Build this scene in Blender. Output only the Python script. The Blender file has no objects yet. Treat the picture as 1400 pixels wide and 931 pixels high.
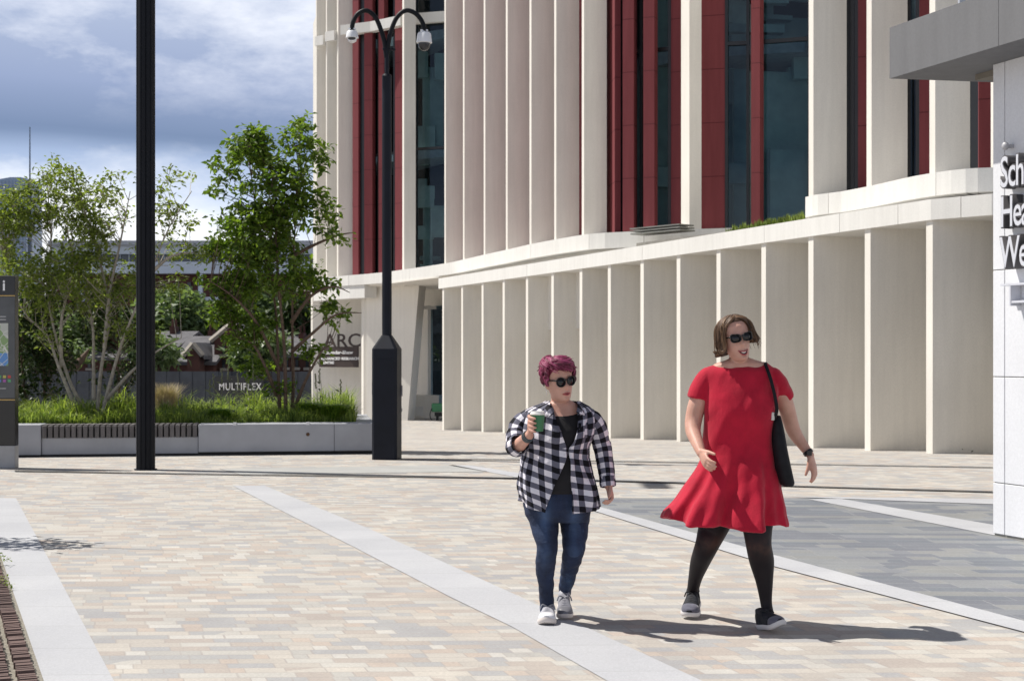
import bpy, bmesh, math, random
import numpy as np
from mathutils import Vector, Matrix, Quaternion, noise
random.seed(7); rng = np.random.default_rng(7)
SC = bpy.context.scene
COL = SC.collection
F = 1944.0; PX = 700.0; HY = 486.0; CH = 1.52
def V(*a): return Vector(a)
# ---- survey helpers: where things of the place stand (metres) -------------
def at(x, y, Y):            # point at depth Y seen along a sight line
    return V((x-PX)/F*Y, Y, CH-(y-HY)/F*Y)
def gz(Y):
    return 0.0 if Y < 22 else -.036*(min(Y, 46)-22)
def gnd(x, y):              # point of the ground
    Y = F*CH/(y-HY) if y > HY+1 else 9e9
    if Y > 22:
        Y = (CH-.792)/((y-HY)/F-.036) if (y-HY)/F > .0365 else 9e9
        if Y > 46: Y = F*(CH+.864)/(y-HY)
    return V((x-PX)/F*Y, Y, gz(Y))
# ---- materials --------------------------------------------------------------
def newmat(name):
    m = bpy.data.materials.new(name); m.use_nodes = True
    nt = m.node_tree; nt.nodes.clear()
    out = nt.nodes.new('ShaderNodeOutputMaterial')
    b = nt.nodes.new('ShaderNodeBsdfPrincipled')
    nt.links.new(b.outputs[0], out.inputs[0])
    return m, nt, b
class NB:                   # small node builder
    def __init__(s, nt): s.nt = nt
    def n(s, typ, **kw):
        nd = s.nt.nodes.new(typ)
        for k, v in kw.items(): setattr(nd, k, v)
        return nd
    def link(s, a, b): s.nt.links.new(a, b)
    def math(s, op, a, b=None, c=None, clamp=False):
        nd = s.n('ShaderNodeMath', operation=op); nd.use_clamp = clamp
        for i, v in enumerate((a, b, c)):
            if v is None: continue
            if isinstance(v, (int, float)): nd.inputs[i].default_value = v
            else: s.link(v, nd.inputs[i])
        return nd.outputs[0]
    def mix(s, fac, a, b, mode='MIX'):
        nd = s.n('ShaderNodeMix', data_type='RGBA', blend_type=mode)
        for i, v in ((0, fac), (6, a), (7, b)):
            if isinstance(v, (int, float)): nd.inputs[i].default_value = v
            elif isinstance(v, tuple): nd.inputs[i].default_value = (*v[:3], 1)
            else: s.link(v, nd.inputs[i])
        return nd.outputs[2]
    def noise(s, vec, scale, detail=4, rough=.55, dim='3D'):
        nd = s.n('ShaderNodeTexNoise', noise_dimensions=dim)
        nd.inputs['Scale'].default_value = scale; nd.inputs['Detail'].default_value = detail
        nd.inputs['Roughness'].default_value = rough
        if vec is not None: s.link(vec, nd.inputs['Vector'])
        return nd.outputs[0]
    def ramp(s, fac, stops, interp='LINEAR'):
        nd = s.n('ShaderNodeValToRGB'); cr = nd.color_ramp; cr.interpolation = interp
        while len(cr.elements) < len(stops): cr.elements.new(.5)
        for e, (p, c) in zip(cr.elements, stops):
            e.position = p; e.color = (*c, 1) if len(c) == 3 else c
        s.link(fac, nd.inputs[0]); return nd.outputs[0]
    def scalevec(s, vec, sx, sy, sz):
        nd = s.n('ShaderNodeVectorMath', operation='MULTIPLY'); s.link(vec, nd.inputs[0])
        nd.inputs[1].default_value = (sx, sy, sz); return nd.outputs[0]
def mat(name, col, rough=.6, var=.15, scale=6, bump=0, bscale=40, metal=0, spec=.5, stretch=(1, 1, 1), col2=None, detail=5, coat=0):
    m, nt, b = newmat(name); nb = NB(nt)
    tc = nb.n('ShaderNodeTexCoord').outputs['Object']
    v = nb.scalevec(tc, *stretch)
    f = nb.noise(v, scale, detail)
    c1 = tuple(max(0, c*(1-var)) for c in col); c2 = col2 or tuple(min(1, c*(1+var)) for c in col)
    b.inputs['Roughness'].default_value = rough
    nb.link(nb.ramp(f, [(.3, c1), (.7, c2)]), b.inputs['Base Color'])
    b.inputs['Metallic'].default_value = metal
    b.inputs['Specular IOR Level'].default_value = spec
    if coat: b.inputs['Coat Weight'].default_value = coat
    if bump:
        bn = nb.n('ShaderNodeBump'); bn.inputs['Strength'].default_value = bump; bn.inputs['Distance'].default_value = .01
        nb.link(nb.noise(tc, bscale, 4), bn.inputs['Height']); nb.link(bn.outputs[0], b.inputs['Normal'])
    return m
# ---- objects ------------------------------------------------------------------
def _props(o, label, cat, group, kind):
    if label: o['label'] = label
    if cat: o['category'] = cat
    if group: o['group'] = group
    if kind: o['kind'] = kind
    return o
def thing(name, loc, label, cat, group=None, rz=0):
    o = bpy.data.objects.new(name, None); COL.objects.link(o)
    o.location = loc; o.rotation_euler = (0, 0, rz); o.empty_display_size = .1
    bpy.context.view_layer.update() if False else None
    return _props(o, label, cat, group, None)
def wmat(o):                # world matrix from loc/rot chain (no depsgraph needed)
    m = Matrix.LocRotScale(o.location, o.rotation_euler, o.scale)
    return wmat(o.parent) @ m if o.parent else m
def obj(name, bm, mats, parent=None, smooth=False, label=None, cat=None, group=None, kind=None, world=True, angle=None):
    """bm: bmesh in world coordinates (world=True) or in the parent's."""
    me = bpy.data.meshes.new(name)
    if isinstance(bm, bmesh.types.BMesh): bm.to_mesh(me); bm.free()
    else: me = bm; me.name = name
    if not isinstance(mats, (list, tuple)): mats = [mats]
    for m in mats: me.materials.append(m)
    if parent is not None and world: me.transform(wmat(parent).inverted())
    if smooth:
        me.polygons.foreach_set('use_smooth', [True]*len(me.polygons))
        if angle: me.set_sharp_from_angle(angle=math.radians(angle))
    o = bpy.data.objects.new(name, me); COL.objects.link(o)
    if parent is not None: o.parent = parent
    return _props(o, label, cat, group, kind)
def pivot(o, loc):          # move a lone mesh's origin to its base
    loc = Vector(loc); o.data.transform(Matrix.Translation(-loc)); o.location = loc; return o
def B(): return bmesh.new()
def box(bm, c, s, rz=0, mi=0, M=None):
    c = Vector(c); hx, hy, hz = s[0]/2, s[1]/2, s[2]/2
    R = M if M is not None else Matrix.Rotation(rz, 3, 'Z')
    vs = [bm.verts.new(c + R @ V(x*hx, y*hy, z*hz)) for x in (-1, 1) for y in (-1, 1) for z in (-1, 1)]
    for f in ((0, 1, 3, 2), (4, 6, 7, 5), (0, 4, 5, 1), (2, 3, 7, 6), (0, 2, 6, 4), (1, 5, 7, 3)):
        fc = bm.faces.new([vs[i] for i in f]); fc.material_index = mi
    return vs
def bevel(bm, w=.01, seg=1):
    bmesh.ops.recalc_face_normals(bm, faces=bm.faces)
    es = [e for e in bm.edges if len(e.link_faces) == 2 and e.calc_face_angle(0) > .5]
    bmesh.ops.bevel(bm, geom=es, offset=w, segments=seg, affect='EDGES', clamp_overlap=True)
def prism(bm, pts, z0, z1, mi=0):      # vertical extrusion of a plan polygon
    n = len(pts)
    a = [bm.verts.new((p[0], p[1], z0 if not callable(z0) else z0(p))) for p in pts]
    b = [bm.verts.new((p[0], p[1], z1 if not callable(z1) else z1(p))) for p in pts]
    fs = [bm.faces.new(list(reversed(a))), bm.faces.new(b)]
    for i in range(n): fs.append(bm.faces.new((a[i], a[(i+1) % n], b[(i+1) % n], b[i])))
    for f in fs: f.material_index = mi
    bmesh.ops.recalc_face_normals(bm, faces=fs)
    return fs
def loft(bm, rings, cap=True, closed=True, mi=0, uvf=None):
    R = [[bm.verts.new(p) for p in r] for r in rings]; n = len(R[0]); fs = []
    for i in range(len(R)-1):
        for j in range(n if closed else n-1):
            k = (j+1) % n
            f = bm.faces.new((R[i][j], R[i][k], R[i+1][k], R[i+1][j])); f.material_index = mi; fs.append(f)
    if cap and closed:
        fs.append(bm.faces.new(list(reversed(R[0])))); fs.append(bm.faces.new(R[-1]))
        for f in fs[-2:]: f.material_index = mi
    return R, fs
def catmull(pts, sub=6):
    out = []; n = len(pts)
    def g(i): return pts[max(0, min(n-1, i))]
    for i in range(n-1):
        p0, p1, p2, p3 = (np.array(g(i+k), float) for k in (-1, 0, 1, 2))
        for s in range(sub):
            t = s/sub
            out.append(.5*((2*p1)+(-p0+p2)*t+(2*p0-5*p1+4*p2-p3)*t*t+(-p0+3*p1-3*p2+p3)*t**3))
    out.append(np.array(pts[-1], float)); return out
def tube(bm, pts, rad, n=12, sub=5, flat=1.0, up=None, roundends=True, mi=0):
    """pts: Vectors, rad: radii per point. flat: squash of second axis (may be a list)."""
    fl = flat if isinstance(flat, (list, tuple)) else [flat]*len(pts)
    rows = [(*p, r, f) for p, r, f in zip(pts, rad, fl)]
    sm = catmull(rows, sub) if sub > 1 else [np.array(r) for r in rows]
    P = [Vector(s[:3]) for s in sm]; Rr = [max(1e-4, s[3]) for s in sm]; Fl = [s[4] for s in sm]
    if roundends:
        d0 = (P[0]-P[1]).normalized(); d1 = (P[-1]-P[-2]).normalized()
        pre, post = [], []
        for a in (80, 55, 28):
            s, c = math.sin(math.radians(a)), math.cos(math.radians(a))
            pre.append((P[0]+d0*Rr[0]*s*min(1, Fl[0]), Rr[0]*c, Fl[0]))
            post.insert(0, (P[-1]+d1*Rr[-1]*s*min(1, Fl[-1]), Rr[-1]*c, Fl[-1]))
        P = [p[0] for p in pre]+P+[p[0] for p in post]; Rr = [p[1] for p in pre]+Rr+[p[1] for p in post]; Fl = [p[2] for p in pre]+Fl+[p[2] for p in post]
    T = (P[1]-P[0]).normalized()
    u = Vector(up) if up is not None else (V(0, 1, 0) if abs(T.y) < .9 else V(1, 0, 0))
    rings = []
    for i, p in enumerate(P):
        t = (P[min(i+1, len(P)-1)]-P[max(i-1, 0)])
        if t.length > 1e-9: T = t.normalized()
        u = (u - T*u.dot(T)); u = u.normalized() if u.length > 1e-6 else T.orthogonal().normalized()
        w = T.cross(u)
        rings.append([p + (w*math.cos(a) + u*math.sin(a)*Fl[i])*Rr[i] for a in [2*math.pi*k/n for k in range(n)]])
    return loft(bm, rings, mi=mi)
def ellipsoid(bm, c, r, R=None, seg=20, rings=12, mi=0):
    c = Vector(c); R = R or Matrix.Identity(3)
    rs = []
    for i in range(1, rings):
        a = -math.pi/2 + math.pi*i/rings
        rs.append([c + R @ V(r[0]*math.cos(a)*math.cos(b), r[1]*math.cos(a)*math.sin(b), r[2]*math.sin(a)) for b in [2*math.pi*k/seg for k in range(seg)]])
    Rv, fs = loft(bm, rs, cap=False, mi=mi)
    b0 = bm.verts.new(c+R@V(0, 0, -r[2])); b1 = bm.verts.new(c+R@V(0, 0, r[2]))
    for k in range(seg):
        bm.faces.new((b0, Rv[0][(k+1) % seg], Rv[0][k])).material_index = mi
        bm.faces.new((b1, Rv[-1][k], Rv[-1][(k+1) % seg])).material_index = mi
def pipe(bm, a, b, r, n=12, mi=0):
    tube(bm, [Vector(a), Vector(b)], [r, r], n=n, sub=1, roundends=False, mi=mi)
def remesh(bm, voxel, smooth=2):
    """fuse overlapping closed shapes into one continuous surface"""
    bmesh.ops.recalc_face_normals(bm, faces=bm.faces)
    me = bpy.data.meshes.new('tmp'); bm.to_mesh(me); bm.free()
    o = bpy.data.objects.new('tmp', me); COL.objects.link(o)
    md = o.modifiers.new('r', 'REMESH'); md.mode = 'VOXEL'; md.voxel_size = voxel; md.use_smooth_shade = True
    if smooth:
        s = o.modifiers.new('s', 'SMOOTH'); s.factor = .5; s.iterations = smooth
    dg = bpy.context.evaluated_depsgraph_get(); dg.update()
    out = bpy.data.meshes.new_from_object(o.evaluated_get(dg))
    bpy.data.objects.remove(o); bpy.data.meshes.remove(me)
    out.materials.clear()
    return out
def pymesh(name, verts, faces):
    me = bpy.data.meshes.new(name); me.from_pydata([tuple(v) for v in verts], [], faces); me.update(); return me
def npmesh(name, verts, nper, uvs=None):   # verts: (n*nper,3), each nper consecutive verts one polygon
    nv = len(verts); nf = nv//nper
    me = bpy.data.meshes.new(name)
    me.vertices.add(nv); me.vertices.foreach_set('co', np.asarray(verts, np.float32).ravel())
    me.loops.add(nv); me.loops.foreach_set('vertex_index', np.arange(nv, dtype=np.int32))
    me.polygons.add(nf); me.polygons.foreach_set('loop_start', np.arange(0, nv, nper, dtype=np.int32))
    me.update(calc_edges=True); me.validate(); return me
def textmesh(txt, size, depth=.01, spacing=1.0, align='LEFT', bold=0.0):
    cu = bpy.data.curves.new('t', 'FONT'); cu.body = txt; cu.size = size; cu.extrude = depth/2
    cu.offset = bold; cu.space_character = spacing; cu.align_x = align; cu.resolution_u = 3
    o = bpy.data.objects.new('t', cu); COL.objects.link(o)
    dg = bpy.context.evaluated_depsgraph_get(); dg.update()
    me = bpy.data.meshes.new_from_object(o.evaluated_get(dg))
    bpy.data.objects.remove(o); me.materials.clear(); return me
def place_text(me, origin, xdir, up=(0, 0, 1)):    # text x along xdir, y along up
    x = Vector(xdir).normalized(); y = Vector(up).normalized(); z = x.cross(y)
    M = Matrix(((x.x, y.x, z.x, origin[0]), (x.y, y.y, z.y, origin[1]), (x.z, y.z, z.z, origin[2]), (0, 0, 0, 1)))
    me.transform(M); return me
def joinme(*mes):
    bm = B()
    for m in mes: bm.from_mesh(m)
    return bm
def copy_tree(root, loc, rz=0, label=None):
    def cp(o, par):
        c = o.copy(); COL.objects.link(c)
        if par is not None: c.parent = par
        for ch in list(o.children): cp(ch, c)
        return c
    r = cp(root, None); r.location = loc; r.rotation_euler = (0, 0, rz)
    if label: r['label'] = label
    return r
# ================= camera, light, sky =================
cam = bpy.data.cameras.new('camera'); co = bpy.data.objects.new('camera', cam); COL.objects.link(co)
co.location = (0, 0, CH); co.rotation_euler = (math.radians(90), 0, 0)
cam.sensor_width = 36; cam.lens = 50; cam.shift_y = 20.5/1400; cam.clip_end = 6000; cam.clip_start = .1
cam.dof.use_dof = True; cam.dof.focus_distance = 8.1; cam.dof.aperture_fstop = 8
SC.camera = co
SUN_EL = math.radians(56); SUND = V(-.963, .27, 0).normalized()*math.cos(SUN_EL); SUND.z = math.sin(SUN_EL)
sl = bpy.data.lights.new('sun', 'SUN'); sl.energy = 5.0; sl.angle = math.radians(.55); sl.color = (1, .955, .88)
so = bpy.data.objects.new('sun', sl); COL.objects.link(so); so.rotation_euler = SUND.to_track_quat('Z', 'Y').to_euler(); so.location = (-20, 5, 30)
w = bpy.data.worlds.new('World'); SC.world = w; w.use_nodes = True
nt = w.node_tree; nt.nodes.clear(); nb = NB(nt)
out = nb.n('ShaderNodeOutputWorld'); bg = nb.n('ShaderNodeBackground'); nb.link(bg.outputs[0], out.inputs[0])
bg.inputs[1].default_value = .1
sky = nb.n('ShaderNodeTexSky', sky_type='NISHITA'); sky.sun_disc = False
sky.sun_elevation = SUN_EL; sky.sun_rotation = math.atan2(SUND.x, SUND.y); sky.air_density = 1.2; sky.dust_density = 1.5
tc = nb.n('ShaderNodeTexCoord').outputs['Generated']
sp = nb.n('ShaderNodeSeparateXYZ'); nb.link(tc, sp.inputs[0])
# clouds: flat-based banks; elevation is wobbled by noise in direction space
vv = nb.scalevec(tc, 1, 1, 2.6)
n1 = nb.noise(vv, 3.2, 7, .55); n2 = nb.noise(vv, 9, 9, .66); n3 = nb.noise(nb.scalevec(tc, 1, 1, 6), 2.0, 3, .5)
e = nb.math('ADD', sp.outputs[2], nb.math('MULTIPLY', nb.math('SUBTRACT', n3, .5), .03))
e2 = nb.math('ADD', e, nb.math('MULTIPLY', nb.math('SUBTRACT', n2, .5), .09))
base = nb.ramp(e, [(0.0, (7.0, 7.5, 8.2)), (.05, (7.0, 7.6, 8.6)), (.098, (6.0, 7.0, 8.8)), (.132, (3.6, 4.6, 6.6)), (.146, (1.8, 2.5, 4.0)), (.18, (2.9, 3.6, 5.4)), (.25, (4.3, 5.0, 6.6)), (.5, (3.4, 4.2, 6.0))])
puff = nb.ramp(e2, [(.10, (1, 1, 1)), (.135, (0, 0, 0))])
puffm = nb.math('MULTIPLY', puff, nb.ramp(n1, [(.38, (0, 0, 0)), (.50, (1, 1, 1))]))
c1 = nb.mix(puffm, base, (9.4, 9.6, 10))
light = nb.math('MULTIPLY', nb.ramp(nb.math('ADD', nb.math('MULTIPLY', n1, .6), nb.math('MULTIPLY', n2, .4)), [(.47, (0, 0, 0)), (.60, (1, 1, 1))]), nb.ramp(e, [(.15, (0, 0, 0)), (.2, (1, 1, 1))]))
c2 = nb.mix(light, c1, (7.4, 7.8, 8.8))
hi = nb.ramp(sp.outputs[2], [(.3, (0, 0, 0)), (.55, (1, 1, 1))])
patch = nb.ramp(n1, [(.42, (1, 1, 1)), (.62, (0, 0, 0))])
c3 = nb.mix(nb.math('MULTIPLY', hi, patch), c2, sky.outputs[0])
below = nb.math('LESS_THAN', sp.outputs[2], -.002)
c4 = nb.mix(below, c3, (1.6, 1.6, 1.6))
zen = nb.ramp(sp.outputs[2], [(.26, (1, 1, 1)), (.5, (.42, .42, .42))])
nb.link(nb.mix(1, c4, zen, 'MULTIPLY'), bg.inputs[0])
SC.view_settings.view_transform = 'Standard'; SC.view_settings.look = 'None'; SC.view_settings.gamma = 1
SC.view_settings.exposure = .24
SC.cycles.max_bounces = 8; SC.cycles.transparent_max_bounces = 12; SC.cycles.use_denoising = True
SC.cycles.sample_clamp_indirect = 6
# ================= ground surface materials =================
def sett_mat(name, cols, length=.235, width=.104, rot=0, shear=0, rough=.8, joint=(.2, .19, .18), jw=.05, big=0):
    """coursed stone setts: every course has its own offset, every stone its own colour"""
    m, nt, b = newmat(name); nb = NB(nt)
    tc = nb.n('ShaderNodeTexCoord').outputs['Object']
    s = nb.n('ShaderNodeSeparateXYZ'); nb.link(tc, s.inputs[0])
    x, y = s.outputs[0], s.outputs[1]
    c_, s_ = math.cos(rot), math.sin(rot)
    # u along courses, v across; shear lets the perpends lean
    v = nb.math('ADD', nb.math('MULTIPLY', x, -s_), nb.math('MULTIPLY', y, c_))
    u = nb.math('ADD', nb.math('ADD', nb.math('MULTIPLY', x, c_), nb.math('MULTIPLY', y, s_)), nb.math('MULTIPLY', v, shear))
    row = nb.math('DIVIDE', v, width); ri = nb.math('FLOOR', row); rf = nb.math('FRACT', row)
    wn = nb.n('ShaderNodeTexWhiteNoise', noise_dimensions='1D'); nb.link(ri, wn.inputs['W'])
    sc_ = nb.math('ADD', nb.math('MULTIPLY', wn.outputs[0], .5), .8)       # length factor per course
    L = nb.math('MULTIPLY', sc_, length)
    cell = nb.math('ADD', nb.math('DIVIDE', u, L), nb.math('MULTIPLY', wn.outputs[0], 37.7))
    ci = nb.math('FLOOR', cell); cf = nb.math('FRACT', cell)
    # break some stones in two unequal lengths
    cb = nb.n('ShaderNodeCombineXYZ'); nb.link(ci, cb.inputs[0]); nb.link(ri, cb.inputs[1])
    w0 = nb.n('ShaderNodeTexWhiteNoise', noise_dimensions='2D'); nb.link(cb.outputs[0], w0.inputs['Vector'])
    split = nb.math('MULTIPLY', nb.math('GREATER_THAN', w0.outputs[0], .6), .62)
    sub = nb.math('LESS_THAN', cf, split)
    cb2 = nb.n('ShaderNodeCombineXYZ'); nb.link(nb.math('ADD', ci, nb.math('MULTIPLY', sub, .37)), cb2.inputs[0]); nb.link(ri, cb2.inputs[1])
    w1 = nb.n('ShaderNodeTexWhiteNoise', noise_dimensions='2D'); nb.link(cb2.outputs[0], w1.inputs['Vector'])
    big_n = nb.noise(tc, .35, 3)
    key = nb.math('ADD', nb.math('MULTIPLY', w1.outputs[0], .86), nb.math('MULTIPLY', nb.math('SUBTRACT', big_n, .5), .3))
    stops = [(i/len(cols), c) for i, c in enumerate(cols)]
    colr = nb.ramp(key, stops, 'CONSTANT')
    fine = nb.noise(tc, 60, 5, .7); med = nb.noise(tc, 2.0, 5, .6); stain = nb.noise(tc, .55, 4)
    colr = nb.mix(1, colr, nb.ramp(fine, [(.25, (.80, .80, .80)), (.75, (1.12, 1.12, 1.12))]), 'MULTIPLY')
    colr = nb.mix(1, colr, nb.ramp(med, [(.3, (.88, .88, .89)), (.7, (1.06, 1.06, 1.05))]), 'MULTIPLY')
    colr = nb.mix(1, colr, nb.ramp(stain, [(.3, (.93, .93, .94)), (.7, (1.04, 1.04, 1.03))]), 'MULTIPLY')
    vo = nb.n('ShaderNodeTexVoronoi'); nb.link(tc, vo.inputs['Vector']); vo.inputs['Scale'].default_value = 1.7
    sv = nb.n('ShaderNodeSeparateXYZ'); nb.link(vo.outputs['Color'], sv.inputs[0])
    spot = nb.math('LESS_THAN', vo.outputs['Distance'], nb.math('MULTIPLY', nb.math('MAXIMUM', nb.math('SUBTRACT', sv.outputs[0], .55), 0), .09))
    colr = nb.mix(nb.math('MULTIPLY', spot, .45), colr, (.12, .115, .11))
    jr = nb.math('LESS_THAN', nb.math('MINIMUM', rf, nb.math('SUBTRACT', 1, rf)), jw)
    ed = nb.math('ABSOLUTE', nb.math('SUBTRACT', cf, split))
    ce = nb.math('MINIMUM', nb.math('MINIMUM', cf, nb.math('SUBTRACT', 1, cf)), nb.math('ADD', ed, nb.math('LESS_THAN', split, .1)))
    jc = nb.math('LESS_THAN', ce, jw*width/length)
    j = nb.math('MAXIMUM', jr, jc)
    jn = nb.math('MULTIPLY', j, nb.ramp(nb.noise(tc, 5, 3), [(.3, (.25, .25, .25)), (.7, (.85, .85, .85))]))
    colr = nb.mix(jn, colr, joint)
    nb.link(colr, b.inputs['Base Color']); b.inputs['Roughness'].default_value = rough
    b.inputs['Specular IOR Level'].default_value = .3
    bn = nb.n('ShaderNodeBump'); bn.inputs['Strength'].default_value = .35; bn.inputs['Distance'].default_value = .004
    h = nb.math('SUBTRACT', nb.math('ADD', nb.math('MULTIPLY', fine, .5), nb.math('MULTIPLY', w1.outputs[0], .6)), j)
    nb.link(h, bn.inputs['Height']); nb.link(bn.outputs[0], b.inputs['Normal'])
    return m
ROT = math.radians(2.0)
M_sett = sett_mat('buff_stone_setts', [(.375, .37, .37), (.455, .42, .38), (.495, .46, .415), (.415, .37, .335), (.485, .465, .43), (.385, .38, .375), (.465, .40, .35), (.425, .41, .385), (.525, .505, .47), (.40, .38, .36)], rot=ROT, shear=.26, joint=(.33, .30, .28), jw=.045)
M_slate = sett_mat('dark_slate_setts', [(.18, .19, .215), (.24, .25, .26), (.17, .185, .21), (.24, .245, .245), (.22, .23, .25), (.255, .26, .26), (.19, .20, .23)], length=.55, width=.16, rot=math.radians(-3), shear=.2, joint=(.3, .3, .3), jw=.03)
M_gran = mat('pale_granite', (.60, .605, .63), .7, .06, 1.2, bump=.15, bscale=120, detail=8, spec=.3)
def slab_mat():
    m, nt, b = newmat('granite_band'); nb = NB(nt)
    tc = nb.n('ShaderNodeTexCoord').outputs['Object']
    s = nb.n('ShaderNodeSeparateXYZ'); nb.link(tc, s.inputs[0])
    v = nb.math('DIVIDE', nb.math('ADD', s.outputs[1], nb.math('MULTIPLY', s.outputs[0], -.03)), .62)
    fr = nb.math('FRACT', v); fi = nb.math('FLOOR', v)
    wn = nb.n('ShaderNodeTexWhiteNoise', noise_dimensions='1D'); nb.link(fi, wn.inputs['W'])
    j = nb.math('LESS_THAN', fr, .012)
    fine = nb.noise(tc, 90, 6, .75); med = nb.noise(tc, 1.3, 5)
    c = nb.ramp(wn.outputs[0], [(0, (.435, .44, .462)), (1, (.46, .465, .487))])
    c = nb.mix(1, c, nb.ramp(fine, [(.3, (.85, .85, .85)), (.7, (1.1, 1.1, 1.1))]), 'MULTIPLY')
    c = nb.mix(1, c, nb.ramp(med, [(.3, (.92, .92, .93)), (.7, (1.04, 1.04, 1.03))]), 'MULTIPLY')
    c = nb.mix(nb.math('MULTIPLY', j, .6), c, (.3, .3, .3))
    nb.link(c, b.inputs['Base Color']); b.inputs['Roughness'].default_value = .75; b.inputs['Specular IOR Level'].default_value = .3
    bn = nb.n('ShaderNodeBump'); bn.inputs['Strength'].default_value = .2; bn.inputs['Distance'].default_value = .003
    nb.link(fine, bn.inputs['Height']); nb.link(bn.outputs[0], b.inputs['Normal']); return m
M_band = slab_mat()
# ================= ground =================
ys = [-60, -10, 0, 22, 24, 46, 60, 120, 400, 1500, 4000]
bm = B(); rows = []
for Y in ys:
    w_ = 4000
    rows.append([bm.verts.new((x, Y, gz(Y))) for x in (-w_, -200, -30, 0, 30, 200, w_)])
for a, b in zip(rows, rows[1:]):
    for i in range(6): bm.faces.new((a[i], a[i+1], b[i+1], b[i]))
ground = obj('ground', bm, M_sett, kind='structure')
def sheet(name, pts, m, h=.004, label=None):
    """polygon laid on the ground, split where the ground bends"""
    bm = B(); f = bm.faces.new([bm.verts.new((p[0], p[1], 0)) for p in pts])
    for Y in (22, 46):
        bmesh.ops.bisect_plane(bm, geom=bm.verts[:]+bm.edges[:]+bm.faces[:], plane_co=(0, Y, 0), plane_no=(0, 1, 0))
    bmesh.ops.recalc_face_normals(bm, faces=bm.faces)
    for f in bm.faces:
        if f.normal.z < 0: f.normal_flip()
    for v in bm.verts: v.co.z = gz(v.co.y)+h
    return obj(name, bm, m, kind='structure')
def ext(p, q, y):          # extend line p->q to world y
    t = (y-p.y)/(q.y-p.y); return V(p.x+(q.x-p.x)*t, y, 0)
# left band
a0, a1 = gnd(0, 757), gnd(60, 931); b0, b1 = gnd(22, 681), gnd(156, 931)
L0 = ext(a0, a1, 4); R0 = ext(b0, b1, 4); a2 = ext(a0, a1, b0.y)
sheet('path', [L0, R0, b1, b0, a2, a0, a1], M_band)
# middle band, gently curved
lf = [(830, 931), (700, 857), (615, 816), (480, 746), (400, 706), (318, 664)]
rt = [(362, 664), (505, 723), (625, 777), (700, 811), (960, 931)]
pl = [gnd(*p) for p in lf]; pr = [gnd(*p) for p in rt]
pts = [ext(pl[1], pl[0], 4)]+pl+pr+[ext(pr[-2], pr[-1], 4)]
sheet('path', pts, M_band)
# slate area and right bands
r1u = [(800, 688), (1060, 760), (1400, 850)]; r1l = [(812, 699), (1058, 775), (1400, 865)]
u = [gnd(*p) for p in r1u]; l = [gnd(*p) for p in r1l]
ue = ext(u[1], u[2], 4.5); le = ext(l[1], l[2], 4.2)
sheet('path', [u[0], u[1], u[2], ue, le, l[2], l[1], l[0]], M_band, .008)
sheet('pavement', [u[0], u[1], u[2], ue, V(12, 4.5, 0), V(12, gnd(1357, 684).y, 0), gnd(1357, 684), gnd(1080, 681), gnd(800, 681)], M_slate, .004)
sheet('path', [gnd(1105, 683), gnd(1150, 682.5), gnd(1357, 718), gnd(1420, 729), gnd(1420, 745), gnd(1357, 732)], M_band, .008)
sheet('path', [gnd(1080, 679.5), gnd(1357, 683), gnd(1420, 683.5), gnd(1420, 690.5), gnd(1357, 690), gnd(1150, 682.5)], M_band, .009)
# far grey panel, bright band
sheet('pavement', [gnd(330, 649), gnd(300, 641), gnd(560, 637), gnd(620, 636), gnd(668, 645)], mat('mid_grey_paving', (.36, .36, .35), .8, .1, 2, detail=6), .004)
sheet('path', [gnd(612, 636), gnd(640, 636), gnd(820, 664), gnd(790, 668), gnd(668, 645.5)], M_band, .004)
# slot drains
M_dark = mat('drain_iron', (.05, .05, .05), .6)
sheet('path', [gnd(20, 645.2), gnd(330, 650.2), gnd(700, 655), gnd(1357, 674), gnd(1357, 672.6), gnd(700, 653.8), gnd(330, 649.2), gnd(20, 644)], M_dark, .012)
sheet('path', [gnd(545, 628.1), gnd(700, 629.2), gnd(1357, 640.0), gnd(1357, 639.2), gnd(700, 628.5), gnd(545, 627.5)], M_dark, .012)
# brick-paved drain strip at the lower left
M_brk = mat('drain_brick', (.13, .085, .075), .85, .3, 3, bump=.3)
M_grit = mat('gravel_bed', (.26, .24, .20), .95, .4, 80, bump=.8, bscale=150)
g0, g1 = ext(a0, a1, 13), ext(a0, a1, 4)
d_ = (g1-g0).normalized(); nrm = V(d_.y, -d_.x, 0)
if nrm.x > 0: nrm = -nrm
sheet('gravel', [g0, g1, g1+nrm*1.2, g0+nrm*1.2], M_grit, .004)
bm = B(); Lt = (g1-g0).length; k = 0; s_ = 0
rz_ = math.atan2(d_.y, d_.x)
while s_ < Lt:
    for lane in range(6):
        if (k+lane*5) % 9 == 0: continue
        c = g0 + d_*s_ + nrm*(.075+lane*.115+random.uniform(-.004, .004)); 
        box(bm, (c.x, c.y, .012+random.uniform(-.004, .006)), (.024, .078, .05), rz_+random.uniform(-.05, .05))
    s_ += .036; k += 1
obj('brick_drain', bm, M_brk, kind='structure')
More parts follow.
